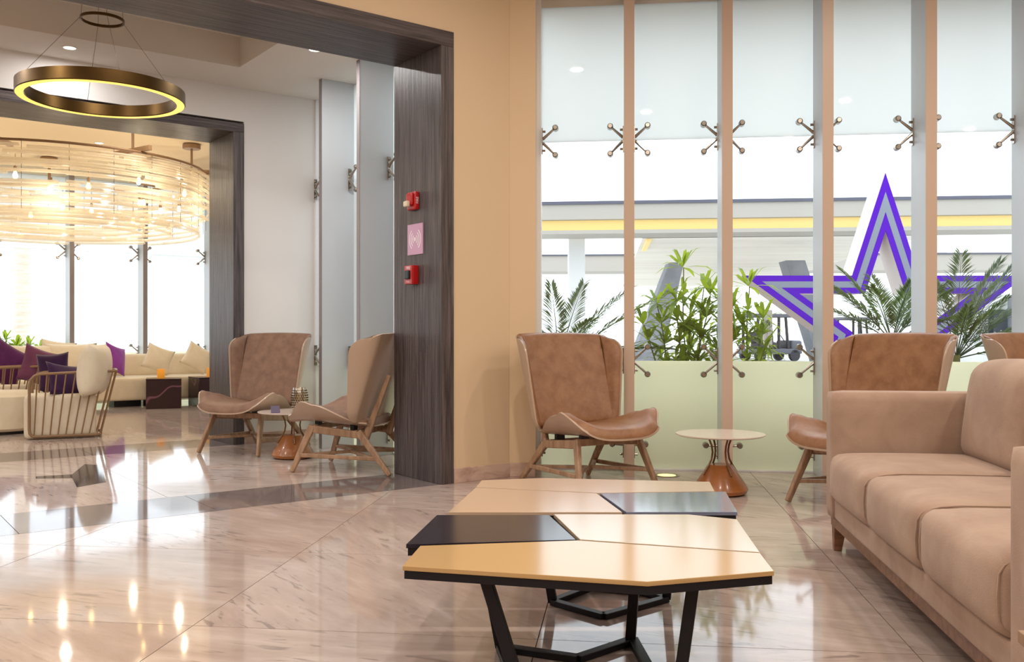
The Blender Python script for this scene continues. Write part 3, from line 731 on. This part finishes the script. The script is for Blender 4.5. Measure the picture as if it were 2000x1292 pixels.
slab([T(873, 999.8), T(927.7, 951), T(1167, 962.4), T(1218, 1000)], 'beige_top', t2, or_)['label'] = 'beige lacquered panel'
slab([T(927.7, 950.5), T(939, 937), T(1062, 932.5), T(1388, 940), T(1397, 958.5), T(1168, 962)], 'beige_top', t2, or_)
slab([T(1169.5, 962.3), T(1419, 959), T(1442.5, 999.5), T(1222, 999.8)], 'blue_top', t2, or_)['label'] = 'slate blue lacquered panel'
def legs(par, o, paths):
    for pts in paths:
        b = MB()
        for p, q in zip(pts, pts[1:]):
            p = Vector(p)-o; q = Vector(q)-o; b.bar(p, q, 0.02, 0.032, side=(0.3, 1, 0) if abs((q-p).normalized().z) > 0.3 else (0, 0, 1))
        b.build('leg_frame', 'black_metal', par, bevel=0.002)
ZL = 0.367; zf = 0.012
legs(t1, ot, [
    [(-0.045+0.01, 2.90, zf), (0.20, 2.80, zf), (0.39, 2.97, zf)],
    [(-0.10, 2.88, ZL), (-0.035, 2.90, zf)],
    [(0.40, 2.92, ZL), (0.38, 2.96, zf)],
    [(-0.07, 2.40, ZL), (0.045, 2.36, zf), (0.23, 2.46, zf), (0.42, 2.38, zf), (0.475, 2.40, ZL)],
    [(0.045, 2.36, zf), (-0.035, 2.90, zf)], [(0.42, 2.38, zf), (0.39, 2.97, zf)]])
legs(t2, or_, [
    [(0.09, 3.33, ZL), (0.15, 3.39, zf), (0.30, 3.58, zf), (0.50, 3.52, zf), (0.575, 3.43, zf), (0.60, 3.40, ZL)],
    [(0.15, 3.39, zf), (0.32, 3.22, zf), (0.575, 3.43, zf)]])

# ------------------------------------------------------------------ long sofa
SA = math.radians(-7.35)
so = Vector((1.463, 4.30, 0))
sf = tag(empty('sofa', so, SA), 'long beige velour three-seat sofa with boxy arms on a dark wooden base', 'sofa')
L0 = -2.22
def puff(p, rel):     # crown the top and front of a seat cushion
    k = (1-min(1, abs(rel.x))**2.5)*(1-min(1, abs(rel.y))**3)
    if rel.z > 0: p.z += 0.018*k*rel.z
    k2 = (1-abs(rel.y)**3)*(1-abs(rel.z)**2)
    if rel.x < -0.2: p.x -= 0.022*k2*min(1, -rel.x)
    return p
MB().rbox(0, 0.90, -0.125, 0, 0.155, 0.735, 0.022, 8).build('arm', 'sofa', sf, ang=80)
MB().rbox(0, 0.90, L0, L0+0.125, 0.155, 0.735, 0.022, 8).build('arm', 'sofa', sf, ang=80)
MB().rbox(0.012, 0.90, L0+0.12, -0.12, 0.155, 0.25, 0.012, 6).build('seat_rail', 'sofa', sf, ang=80)
MB().rbox(0.80, 0.95, L0+0.02, -0.02, 0.155, 0.76, 0.03, 8).build('back_frame', 'sofa', sf, ang=80)
MB().box(0.022, 0.90, L0+0.01, -0.01, 0.11, 0.155).build('plinth', 'oak_dark', sf, bevel=0.003)
for x in (0.05, 0.84):
    for y in (L0+0.05, -0.05):
        MB().bar((x, y, 0.112), (x-0.008, y, 0.0), 0.055, 0.055, 0.034, 0.034).build('leg', 'oak_dark', sf, bevel=0.003)
cl = (-0.13-(L0+0.13))/3*-1
for k in range(3):
    y1 = -0.128+k*cl; y0 = y1+cl
    c = MB().rbox(-0.012, 0.70, y0+0.004, y1-0.004, 0.245, 0.462, 0.05, 14, puff).build('seat_cushion', 'sofa', sf, ang=80)
    pts = []
    for i in range(24):
        an = i/24*2*PI; pts.append((0.345-0.358*math.copysign(abs(math.cos(an))**0.35, math.cos(an)), (y0+y1)/2, 0.353+0.108*math.copysign(abs(math.sin(an))**0.45, math.sin(an))))
    for yy in (y0+0.022, y1-0.022): MB().tube([(p[0], yy, p[2]) for p in pts], 0.003, 5, closed=True).build('piping', 'sofa', c)
def lean(p, rel):
    k = (1-abs(rel.y)**3)*(1-abs(rel.z)**3)
    p.x += (-0.035*k if rel.x < 0 else 0.01*k) + 0.17*(p.z)*0.8
    if rel.z > 0: p.z += 0.02*(1-rel.y**2)
    return p
for k in range(3):
    y1 = -0.135+k*cl; y0 = y1+cl
    MB().rbox(0.56, 0.75, y0+0.01, y1-0.01, 0.448, 0.875, 0.07, 14, lean).build('back_cushion', 'sofa', sf, ang=80)
# wooden square table at the right edge
t = tag(empty('side_table', (0.989, 1.803, 0), SA), 'square light wood side table at the lower right corner, beside the near sofa arm', 'table')
MB().box(0, 0.50, -0.50, 0, 0.395, 0.42).build('tabletop', 'oak', t, bevel=0.002)
for x in (0.012, 0.462):
    MB().box(x, x+0.026, -0.488, -0.012, 0, 0.395).build('side_panel', 'ply', t, bevel=0.002)
MB().box(0.038, 0.462, -0.03, -0.012, 0.10, 0.395).build('rear_panel', 'ply', t)
# ------------------------------------------------------------------ fire devices and card on the jamb
jr = AU-PI/2        # local x along +n reversed: build in u/n frame; the face is at u=UJ1, looking to -u
def jamb_pt(px, py):
    r = (px-1000)/F; u = UJ1
    n = (u*U.x - r*u*U.y)/(-N.x + r*N.y); p = un(u, n); return Vector((p.x, p.y, 1-(py-650)/F*p.y))
RJ = AU+PI/2        # local x = +n, local y = -u  (out of the jamb)
p = jamb_pt(811, 393)
t = tag(empty('fire_strobe', p, RJ), 'small red fire alarm strobe with clear lens, high on the dark portal jamb', 'alarm')
MB().rbox(-.058, .058, 0, .035, -.062, .062, .01, 6).build('body', 'red', t)
MB().rbox(-.04, .04, .034, .052, -.03, .05, .006, 6).build('raised_face', 'red', t)
MB().rbox(-.015, .035, .05, .078, -.042, -.002, .008, 6).build('strobe_lens', mat('strobe_lens', lin(226, 214, 190), 0.1), t)
def text_obj(s, size, m, par, loc, rot, name='lettering'):
    cu = bpy.data.curves.new(name, 'FONT'); cu.body = s; cu.size = size; cu.extrude = 0.0006; cu.align_x = 'CENTER'; cu.align_y = 'CENTER'
    tmp = bpy.data.objects.new(name, cu); C.objects.link(tmp); dg = bpy.context.evaluated_depsgraph_get()
    me = bpy.data.meshes.new_from_object(tmp.evaluated_get(dg)); bpy.data.objects.remove(tmp)
    me.materials.clear(); me.materials.append(MT[m]); o = bpy.data.objects.new(name, me); C.objects.link(o); o.parent = par; o.location = loc; o.rotation_euler = rot
    return o
# visible lettering: text reads along local -x as seen from -u side
text_obj('FIRE', 0.026, 'white_print', t, (-.0595, .018, 0), (0, -PI/2, 0))
p = jamb_pt(812, 467)
t = tag(empty('wifi_card', p, RJ), 'pink card with white signal-wave symbol on the dark portal jamb', 'sign')
MB().box(-.10, .10, 0.0, .006, -.105, .105).build('card', 'pink', t)
b = MB(); b.lathe([(0.001, 0), (0.014, 0), (0.014, 0.001), (0.001, 0.001)], 20)
b.v = [Vector((v.x, v.z+0.0065, v.y)) for v in b.v]
for sgn in (1, -1):
    for R in (0.030, 0.052, 0.074):
        pts = [(sgn*R*math.cos(a_), R*math.sin(a_)) for a_ in [(-0.95+1.9*i/12) for i in range(13)]]
        vs = []; fs = []
        for (x, z) in pts:
            l = math.hypot(x, z); ux, uz = x/l, z/l; vs += [(x-ux*.0045, .0068, z-uz*.0045), (x+ux*.0045, .0068, z+uz*.0045), (x+ux*.0045, .006, z+uz*.0045), (x-ux*.0045, .006, z-uz*.0045)]
        for i in range(12):
            for k in range(4): fs.append((i*4+k, i*4+(k+1) % 4, (i+1)*4+(k+1) % 4, (i+1)*4+k))
        fs += [(0, 1, 2, 3), (48, 49, 50, 51)]
        b.add(vs, fs)
b.build('wave_symbol', 'white_print', t)
p = jamb_pt(810, 537)
t = tag(empty('fire_pull_station', p, RJ), 'red fire alarm pull station, lowest device on the dark portal jamb', 'alarm')
MB().rbox(-.055, .055, 0, .05, -.065, .065, .006, 6).build('body', 'red', t)
MB().box(-.048, .048, .05, .053, -.06, .06).build('face_plate', 'red_dull', t)
MB().rbox(-.03, .03, .052, .068, -.03, .03, .005, 6).build('pull_handle', 'black', t)
text_obj('FIRE', 0.03, 'white_print', t, (0, .0535, .046), (PI/2, 0, PI))
text_obj('PULL', 0.022, 'white_print', t, (0, .0535, -.046), (PI/2, 0, PI))

# ------------------------------------------------------------------ far room furniture
bn = tag(empty('bench_sofa', O0, AU), 'long cream upholstered window bench with backrest under the far glass wall', 'bench')
MB().rbox(-5.5, 5.5, 13.05, 14.0, 0.085, 0.40, 0.03, 8).build('seat', 'cream', bn, ang=80)
MB().rbox(-5.5, 5.5, 13.72, 14.02, 0.38, 0.70, 0.05, 8).build('backrest', 'cream', bn, ang=80)
b = MB()
for u in [x*1.2-5.2 for x in range(9)]: b.box(u, u+0.35, 13.2, 13.5, 0, 0.09)
b.build('plinth', 'black', bn)
def pillow(name, loc, w, h, th, m, label, yaw=0, leanx=0, roll=0, group=None, pinch=0.10):
    n = 14; b = MB(); vs = []; fs = []
    for s in (1, -1):
        for j in range(n+1):
            for i in range(n+1):
                u = i/n*2-1; v = j/n*2-1
                x = u*w/2*(1-pinch*(1-v*v)); z = v*h/2*(1-pinch*(1-u*u))
                y = s*th/2*(max(0, (1-u**2)*(1-v**2)))**0.42
                vs.append((x, y, z))
    T_ = (n+1)**2
    for j in range(n):
        for i in range(n):
            q = (j*(n+1)+i, j*(n+1)+i+1, (j+1)*(n+1)+i+1, (j+1)*(n+1)+i); fs.append(q); fs.append(tuple(k+T_ for k in q)[::-1])
    me_v = [Vector(v) for v in vs]; b.add(me_v, fs)
    # weld rims
    o = b.build(name, m, None, loc, 0, ang=80)
    bm = bmesh.new(); bm.from_mesh(o.data); bmesh.ops.remove_doubles(bm, verts=bm.verts, dist=1e-5); bmesh.ops.recalc_face_normals(bm, faces=bm.faces); bm.to_mesh(o.data); bm.free()
    o.data.polygons.foreach_set('use_smooth', [True]*len(o.data.polygons))
    o.rotation_mode = 'QUATERNION'
    o.rotation_quaternion = (Matrix.Rotation(yaw, 3, 'Z') @ Matrix.Rotation(leanx, 3, 'X') @ Matrix.Rotation(roll, 3, 'Y')).to_quaternion()
    tag(o, label, 'pillow', group); return o
PG = 'pillows in the far lounge'
def pp(px, n, z): q = pn(px, n); return (q.x, q.y, z)
pillow('pillow', pp(225, 13.30, 0.645), 0.40, 0.40, 0.13, 'violet', 'bright violet pillow on the bench, right of the spindle armchair', AU+0.7, -0.2, 0.30)
pillow('pillow', pp(309, 13.38, 0.635), 0.38, 0.38, 0.14, 'cream', 'cream pillow tilted on the bench behind the left dark cube', AU, -0.3, 0.40)
pillow('pillow', pp(385, 13.38, 0.645), 0.38, 0.38, 0.14, 'cream', 'cream pillow on the bench nearest the wooden portal', AU, -0.3, 0.55)
pillow('back_cushion', pp(60, 13.44, 0.635), 0.62, 0.44, 0.2, 'cream', 'wide cream back cushion between the two leftmost purple pillows', AU, -0.2)
pillow('back_cushion', pp(140, 13.44, 0.64), 0.66, 0.46, 0.2, 'cream', 'wide cream back cushion behind the spindle armchair', AU, -0.2)
pillow('back_cushion', pp(112, 13.62, 0.70), 0.45, 0.40, 0.12, 'cream', 'cream cushion corner standing up behind the wide back cushion', AU, -0.1, 0.15)
# spindle armchairs
def spindle_chair(loc, rot, label):
    t = tag(empty('spindle_armchair', loc, rot), label, 'armchair')
    Wd = 0.42; hh = 0.63
    # side profile, local x: front is -x ; near side at y=0, far side y=Wd
    rail = [(-0.34, 0, 0.03), (-0.365, 0, 0.06), (-0.37, 0, 0.10), (-0.37, 0, 0.50), (-0.36, 0, 0.56), (-0.325, 0, 0.60), (-0.27, 0, 0.615), (0.0, 0, 0.625), (0.36, 0, 0.635)]
    top = rail + [(0.375, 0.02, 0.635), (0.38, 0.05, 0.635), (0.38, Wd-0.05, 0.635), (0.375, Wd-0.02, 0.635)] + [(x, Wd, z) for x, y, z in rail[::-1]]
    MB().tube(top, 0.013, 8).build('top_rail', 'rail_wood', t, ang=60)
    bot = [(-0.34, 0, 0.03), (0.20, 0, 0.03), (0.235, 0.02, 0.03), (0.24, 0.05, 0.03), (0.24, Wd-0.05, 0.03), (0.20, Wd, 0.03), (-0.34, Wd, 0.03)]
    MB().tube(bot, 0.013, 8).build('bottom_rail', 'rail_wood', t, ang=60)
    n = 9
    for y in (0, Wd):
        for k in range(n):
            f = (k+0.6)/n; MB().tube([(lerp(-0.37, 0.23, f), y, 0.03), (lerp(-0.35, 0.375, f), y, 0.622)], 0.0075, 6).build('spindle', 'rail_wood', t)
    for k in range(7):
        f = (k+0.5)/7; MB().tube([(0.24, Wd*f, 0.03), (0.38, Wd*f, 0.635)], 0.0075, 6).build('spindle', 'rail_wood', t)
    MB().rbox(-0.42, 0.20, 0.03, Wd-0.03, 0.0, 0.42, 0.05, 10).build('seat_block', 'cream', t, ang=80)
    return t
spindle_chair((-4.505+.37*.913, 8.6+.37*.408, 0), 0.42, 'cream armchair with a cage of brown spindles, nearest of the far lounge seats')
spindle_chair((-5.42, 10.15, 0), 0.36, 'cream spindle armchair farther back at the left edge of the picture')
pillow('back_cushion', P(185, 722, 8.9), 0.50, 0.50, 0.28, 'cream', 'plump cream back cushion standing in the nearest spindle armchair', PI/2+0.1, 0.12, 0.0, pinch=0.03)
pillow('pillow', P(128, 742, 8.9), 0.36, 0.36, 0.12, 'deep_purple', 'dark purple pillow leaning on the cream cushion inside the spindle armchair', PI/2-0.5, -0.5, 0.2)
pillow('pillow', P(104, 728, 9.55), 0.32, 0.42, 0.12, 'deep_purple', 'dark purple square pillow standing just behind the nearest spindle armchair', 0.15, -0.1, -0.08)
pillow('pillow', P(74, 715, 10.3), 0.40, 0.42, 0.12, 'mauve', 'dull mauve pillow standing between the purple ones', 1.0, -0.1, 0.35)
pillow('pillow', P(12, 712, 10.6), 0.46, 0.46, 0.14, 'purple', 'purple pillow with its corner up at the left edge of the picture', 0.3, -0.15, 0.55)
o = MB().lathe([(0.001, 0.03), (0.40, 0.03), (0.44, 0.06), (0.45, 0.30), (0.44, 0.37), (0.39, 0.405), (0.001, 0.415)], 48, cap=False).build('ottoman_top', 'cream')
t = tag(empty('ottoman', (-5.21, 9.35, 0)), 'round cream ottoman at the left edge, beside the nearest spindle armchair', 'ottoman'); o.parent = t; o.name = 'upholstered_drum'
MB().lathe([(0.001, 0), (0.36, 0), (0.36, 0.03), (0.001, 0.03)], 40, cap=False).build('foot_ring', 'black', t)
for px, n, rot, lb in ((320, 12.72, 0.36, 'dark purple veined stone cube table left of the other cube'), (409, 12.78, 0.66, 'dark purple veined stone cube table half hidden by the far portal')):
    q = pn(px, n); t = tag(empty('cube_table', (q.x, q.y, 0), rot), lb, 'table')
    MB().box(-.22, .22, -.22, .22, 0, 0.38).build('block', 'cubestone', t, bevel=0.006)
    MB().box(-.222, .222, -.222, .222, 0.38, 0.395).build('lid', 'cubestone', t, bevel=0.003)
    c = tag(empty('candle_holder', (q.x-0.03+(0.05 if px > 350 else 0), q.y-.02, 0.395)), 'amber candle glass on the '+('left' if px < 350 else 'half hidden')+' stone cube table', 'candle')
    MB().lathe([(0.046, 0), (0.05, 0.006), (0.05, 0.12), (0.045, 0.12), (0.045, 0.012), (0.001, 0.012)], 24, cap=True).build('glass_cup', 'candle', c)
    MB().lathe([(0.035, 0.012), (0.035, 0.07), (0.001, 0.072)], 16).build('wax', 'candle', c)

# ------------------------------------------------------------------ outside: ground, planter, plants
struct(MB().box(-60, 90, 0, 130, -0.30, -0.15).build('floor_outside', 'paving', None, (0, 0, 0), 0, smooth=False))
pl = tag(empty('planter', (g0.x, g0.y, 0), AW), 'low white planter trough running outside the right window', 'planter')
MB().box(0.2, 7.5, 0.55, 0.60, -0.15, 0.55).build('front_wall', 'ext_white', pl); MB().box(0.2, 7.5, 1.25, 1.30, -0.15, 0.55).build('rear_wall', 'ext_white', pl)
MB().box(0.2, 7.5, 0.60, 1.25, -0.15, 0.48).build('soil', 'soil', pl)
def frond(L_, arch, nl, ll, lw, curl=0.6, dens=1.0, seed=0):
    """one palm frond along +x rising; returns MB"""
    rnd = random.Random(seed); b = MB(); pts = []
    for i in range(13):
        t = i/12; pts.append(Vector((L_*t*math.cos(arch*t*0.6), 0, L_*(t*math.sin(1.1-arch*t*0.5)*0.9) if False else L_*(t-0.5*arch*t*t)*0.9)))
    b.tube(pts, [0.006*(1-0.75*i/12) for i in range(13)], 5)
    for k in range(nl):
        t = 0.18+0.80*k/(nl-1); i = min(11, int(t*12)); p = pts[i].lerp(pts[i+1], t*12-i); tan = (pts[i+1]-pts[i]).normalized()
        for s in (-1, 1):
            l = ll*(1-0.55*abs(t-0.45)/0.55)*rnd.uniform(.85, 1.1); d = (Vector((0, s, 0))*(0.85-0.35*t)+tan*(0.55+0.5*t)+Vector((0, 0, rnd.uniform(-.1, .25)))).normalized()
            up = Vector((0, 0, 1)); wv = d.cross(up).normalized()*lw
            q = p+d*l*0.5+up*0.0; e = p+d*l-up*l*0.22*curl
            b.add([p, q-wv*0.5, e, q+wv*0.5, q-up*lw*0.25], [(0, 1, 4), (1, 2, 4), (2, 3, 4), (3, 0, 4)])
    return b
def palm(loc, fr, label, m='leaf_dark', L0_=0.0):
    t = tag(empty('palm_plant', loc), label, 'plant')
    for i, (az, tilt, L_, arch) in enumerate(fr):
        f = frond(L_*1.15, arch, 46, 0.30*L_**0.5, 0.014, seed=i).build('frond', m, t, (0, 0, 0.0), (0, -(tilt-0.45), az), smooth=False, fix=False)
    MB().tube([(0, 0, -0.25), (0, 0, 0.03)], 0.03, 8).build('stem', 'stem', t)
    return t
R = math.radians
palm(P(1092, 706, 7.75), [(R(100), R(55), .55, .5), (R(60), R(45), .62, .5), (R(10), R(20), .85, .35), (R(-10), R(0), .75, .7), (R(170), R(45), .45, .6), (R(130), R(30), .4, .8), (R(-60), R(30), .5, .8), (R(20), R(35), .7, .6)], 'feathery small palm outside, left of the first window fin')
palm(P(1742, 668, 7.9), [(R(x), R(t_), l_, .7) for x, t_, l_ in ((0, 40, .55), (40, 30, .5), (90, 45, .6), (135, 35, .6), (180, 35, .62), (200, 15, .6), (225, 40, .5), (270, 45, .5), (315, 35, .5), (340, 15, .5), (160, 50, .6), (20, 50, .58))], 'dense feathery palm outside, behind the wing chair and under the star')
palm(P(1868, 700, 7.6), [(R(x), R(t_), l_, .6) for x, t_, l_ in ((0, 30, .6), (15, 45, .75), (30, 10, .55), (90, 50, .6), (60, 52, .8), (170, 40, .3), (330, 20, .55), (350, 0, .5), (300, 40, .5), (260, 45, .4), (10, 55, .7))], 'feathery palm outside, between the tan wing chairs at the right')
def cane_plant(loc, specs, label, m='leaf'):
    t = tag(empty('cane_plant', loc), label, 'plant')
    for i, (x, y, h, ln) in enumerate(specs):
        rnd = random.Random(50+i)
        top = Vector((x+ln, y, h))
        pts = [Vector((x, y, -0.3)).lerp(top, k/6)+Vector((math.sin(k*1.3+i)*0.008, 0, 0)) for k in range(7)]
        s = MB().tube(pts, [0.008-0.0006*k for k in range(7)], 6).build('cane', 'stem', t)
        for c in range(4 if h > 0.35 else 2):
            ft = 1-c*0.22; base = Vector((x, y, -0.3)).lerp(top, ft); b = MB(); nlv = rnd.randint(12, 16)
            for k in range(nlv):
                az = k*2.4+rnd.uniform(-.3, .3); el = rnd.uniform(-0.5, 1.25); l = rnd.uniform(.18, .32)*(1 if c == 0 else .9); lw = rnd.uniform(.015, .026)
                d = Vector((math.cos(az)*math.cos(el), math.sin(az)*math.cos(el), math.sin(el))); wv = d.cross(Vector((0, 0, 1))).normalized()*lw; up = Vector((0, 0, 1))
                q1 = base+d*l*0.35; q2 = base+d*l*0.7-up*l*.06; e = base+d*l-up*l*0.28
                b.add([base, q1-wv, q1+wv, q2-wv*.8, q2+wv*.8, e, q1-up*.004, q2-up*.004], [(0, 1, 6), (0, 6, 2), (1, 3, 7, 6), (6, 7, 4, 2), (3, 5, 7), (7, 5, 4)])
            b.build('leaf_cluster', m, t, smooth=False, fix=False)
    return t
base = P(1345, 704, 7.7)
cane_plant(base, [(-.02, 0, .78, -.03), (.03, .05, .55, .16), (-.12, .03, .48, -.14), (.10, -.03, .42, .24), (-.06, -.05, .50, -.05), (.06, .06, .62, .08), (.14, 0, .30, .30), (-.16, 0, .30, -.22), (0, .08, .36, .02), (.2, .05, .5, .1)], 'tall bright green cane palm outside, between the first two window fins')
base = P(1462, 704, 7.7)
cane_plant(base, [(-.02, 0, .62, .02), (.03, .03, .35, .10), (.0, -.03, .12, .12)], 'bright green cane palm outside, right of the second window fin')
# low plants and palm trunk outside the far window
t = tag(empty('palm_tree', pn(42, 22)), 'slender pale palm trunk outside the far glass wall', 'tree')
MB().tube([(0, 0, -0.2), (0.03, 0, 2), (-0.02, 0, 4.5), (0.02, 0, 7)], [0.19, 0.16, 0.14, 0.13], 14).build('trunk', 'trunk', t)
for k in range(9): frond(2.2, .9, 24, .5, .04, seed=k).build('frond', 'leaf', t, (0, 0, 7), (0, -0.5, k*0.7), smooth=False, fix=False)
for px, z, sc, lb in ((6, .65, .40, 'yellow-green leafy shrub outside at the far left'), (52, .62, .30, 'small pale shrub at the foot of the palm trunk')):
    q = pn(px, 15.3); cane_plant((q.x, q.y, z), [(0, 0, sc*.6, .03), (.1, 0, sc*.4, .1), (-.1, 0, sc*.45, -.05)], lb)

# ------------------------------------------------------------------ outside: star sign
st_c = P(1729, 627.5, 12.0); SR = 290*12/F
t = tag(empty('star_sign', (st_c.x, st_c.y, st_c.z)), 'large hollow five-pointed star sign in purple and grey-blue bands outside the window', 'sign')
def star(k): return [(SR*k*(1 if i % 2 == 0 else 0.382)*math.sin(i*PI/5), SR*k*(1 if i % 2 == 0 else 0.382)*math.cos(i*PI/5)) for i in range(10)]
def star_band(k1, k0, y0, y1, name, m):
    a, b_ = star(k1), star(k0); vs = [(x, y0, z) for x, z in a]+[(x, y0, z) for x, z in b_]+[(x, y1, z) for x, z in a]+[(x, y1, z) for x, z in b_]; fs = []
    for i in range(10):
        j = (i+1) % 10; fs += [(i, j, 10+j, 10+i), (20+i, 30+i, 30+j, 20+j), (i, 20+i, 20+j, j), (10+i, 10+j, 30+j, 30+i)]
    return MB().add(vs, fs).build(name, m, t, smooth=False)
star_band(1.0, .61, 0.0, .40, 'sign_body', 'star_white')
star_band(1.0, .875, -.012, -.0005, 'outer_band', 'star_purple')
star_band(.873, .737, -.012, -.0005, 'middle_band', 'star_grey')
star_band(.735, .61, -.012, -.0005, 'inner_band', 'star_purple')
for x in (-SR*0.58, SR*0.58): MB().tube([(x, .25, -SR*.78), (x, .25, -st_c.z-.15)], 0.05, 10).build('support_post', 'ext_grey', t)

# ------------------------------------------------------------------ outside: canopy, columns, carts, building
def X(px, D): return (px-1000)/F*D
def Z(py, D): return 1-(py-650)/F*D
D0 = 26.0
cn = tag(empty('entrance_canopy', (0, D0, 0), -0.10), 'wide beige entrance canopy with a lit yellow cove across the forecourt', 'canopy')
MB().box(-6, 40, 0, 1.4, Z(430, D0), Z(401, D0)).build('fascia', 'ext_beige', cn); MB().box(-6, 40, -.05, 1.45, Z(401, D0), Z(395, D0)).build('edge_trim', 'ext_dark', cn)
MB().box(-6, 40, .25, 1.3, Z(450, D0), Z(430, D0)).build('lit_cove', 'ext_amber', cn)
MB().box(-6, 40, .1, 1.5, Z(457, D0), Z(450, D0)).build('lower_beam', 'ext_beige', cn)
MB().box(X(1236, D0)+.3, X(1810, D0), 1.4, 30, Z(457, D0), Z(450, D0)).build('soffit', 'ext_soffit', cn)
MB().box(X(1265, D0), X(1275, D0), 1.6, 5, Z(459, D0)-.05, Z(458, D0)).build('soffit_light', 'ext_amber', cn)
c2_ = tag(empty('rear_canopy', (0, 60, 0), -0.05), 'second low beige canopy farther back across the forecourt', 'canopy')
MB().box(-5, 50, 0, 3, Z(530, 60), Z(500, 60)).build('fascia', 'ext_beige', c2_); MB().box(-5, 50, -.1, 3.1, Z(500, 60), Z(497, 60)).build('edge_trim', 'ext_dark', c2_)
def slabcol(name, pts, D, th, m, label, cat='column'):
    t = tag(empty(name, (0, D, 0)), label, cat)
    MB().prism_y([(X(a, D), Z(b, D)) for a, b in pts], 0, th).build('slab', m, t, bevel=0.02)
    c = Vector((X(pts[0][0], D), 0, Z(pts[0][1], D)))
    MB().prism_y([(X(pts[-1][0], D)-.3, -.15), (X(pts[-2][0], D)+.3, -.15), (X(pts[-2][0], D)+.3, -.05), (X(pts[-1][0], D)-.3, -.05)], -.2, th+.2).build('footing', 'ext_grey', t)
    return t
slabcol('leaning_column', [(1308, 512), (1336, 512), (1290, 715), (1228, 715)], 28, .8, 'ext_grey', 'grey concrete slab column leaning behind the bright cane palm')
slabcol('leaning_column', [(1535, 508), (1573, 508), (1640, 715), (1600, 715)], 28, .8, 'ext_grey', 'grey concrete slab column leaning behind the left point of the star')
slabcol('white_column', [(1111, 400), (1143, 400), (1143, 716), (1111, 716)], 27.6, .6, 'ext_white', 'plain white square column outside, left of the first fin')
def cart(px, D, rot, label):
    t = tag(empty('golf_cart', (X(px, D), D, -0.15), rot), label, 'cart')
    MB().rbox(-1.15, 1.0, -.6, .6, 1.78, 1.94, .05, 6).build('roof', 'cart_grey', t)
    for x in (-.9, .55, .1):
        for y in (-.52, .52): MB().tube([(x, y, .5), (x-.12 if x > .5 else x, y, 1.84)], .06, 6).build('post', 'cart_dark', t)
    MB().rbox(-1.2, 1.2, -.6, .6, .28, .52, .06, 8).build('body', 'cart_grey', t)
    MB().rbox(.7, 1.25, -.55, .55, .45, .85, .1, 8).build('bonnet', 'cart_grey', t)
    MB().rbox(-.55, .0, -.55, .55, .5, .78, .06, 8).build('seat', 'cart_dark', t); MB().rbox(-.62, -.48, -.55, .55, .75, 1.2, .05, 8).build('seat_back', 'cart_dark', t)
    MB().tube([(.62, -.2, .8), (.42, -.2, 1.05)], .02, 6).build('steering_column', 'cart_dark', t)
    for x in (-.8, .85):
        for y in (-.6, .45): MB().tube([(x, y, .24), (x, y+.15, .24)], .24, 16).build('wheel', 'cart_dark', t)
    return t
cart(1502, 38, .35, 'grey golf cart parked outside under the left point of the star')
cart(1668, 46, -.1, 'golf cart farther away, seen left of the dense palm')
t = tag(empty('dispenser_stand', (X(1499, 16), 16, -0.15)), 'white dispenser stand on a thin pole outside, in front of the golf cart', 'stand')
MB().box(-.075, .075, -.03, .03, .95, 1.55).build('back_board', 'ext_beige', t); MB().tube([(0, -.04, .02), (0, -.04, 1.32)], .014, 8).build('pole', 'ext_beige', t)
MB().rbox(-.03, .03, -.08, -.03, 1.28, 1.38, .02, 6).build('nozzle', 'cart_dark', t); MB().box(-.2, .2, -.2, .2, 0, .02).build('foot', 'ext_beige', t)
D1 = 34
bd = tag(empty('building', (0, D1, 0)), 'pale low building with dark openings beyond the right end of the star', 'building')
MB().box(X(1895, D1), X(1930, D1), 0, 4, -.15, Z(575, D1)).build('wall', 'ext_white', bd)
MB().box(X(1930, D1), X(1968, D1), 0, 4, Z(604, D1), Z(575, D1)).build('wall', 'ext_white', bd)
MB().box(X(1930, D1), X(1968, D1), 1.0, 1.2, -.15, Z(604, D1)).build('dark_opening', 'ext_blue', bd)
MB().box(X(1968, D1), X(1986, D1), -.6, 0, -.15, Z(576, D1)).build('pillar', 'ext_grey', bd)
MB().box(X(1986, D1), X(2120, D1), 0, 4, -.15, Z(596, D1)).build('dark_opening', 'ext_blue', bd)
b = MB()
for i in range(8):
    for j in range(11):
        if (i+j) % 2: x = X(1910, D1)+i*.05; z = j*.085+.9; b.box(x, x+.045, -.06, -.02, z, z+.06)
b.build('lattice_screen', 'ext_blue', bd)
t = tag(empty('distant_building', (0, 70, 0)), 'distant blue-grey block seen between the star and the fourth fin', 'building')
MB().box(X(1778, 70), X(1850, 70), 0, 5, -.15, Z(462, 70)).build('wall', 'ext_white', t); MB().box(X(1782, 70), X(1800, 70), -.1, 0, Z(520, 70), Z(470, 70)).build('window', 'ext_blue', t)
q = pn(372, 24); t = tag(empty('forecourt_canopy', (q.x, q.y, 0), AU), 'pale canopy with white columns outside the far window, beside the portal', 'canopy')
MB().box(-.5, 5, 0, 2, 3.1, 3.6).build('roof_slab', 'ext_white', t); MB().bar((.1, .5, -.15), (-.6, .5, 2.0), .5, .5, side=(0, 1, 0)).build('leaning_column', 'ext_white', t); MB().bar((1.4, .5, -.15), (.6, .5, 3.1), .35, .3, side=(0, 1, 0)).build('leaning_column', 'ext_white', t)
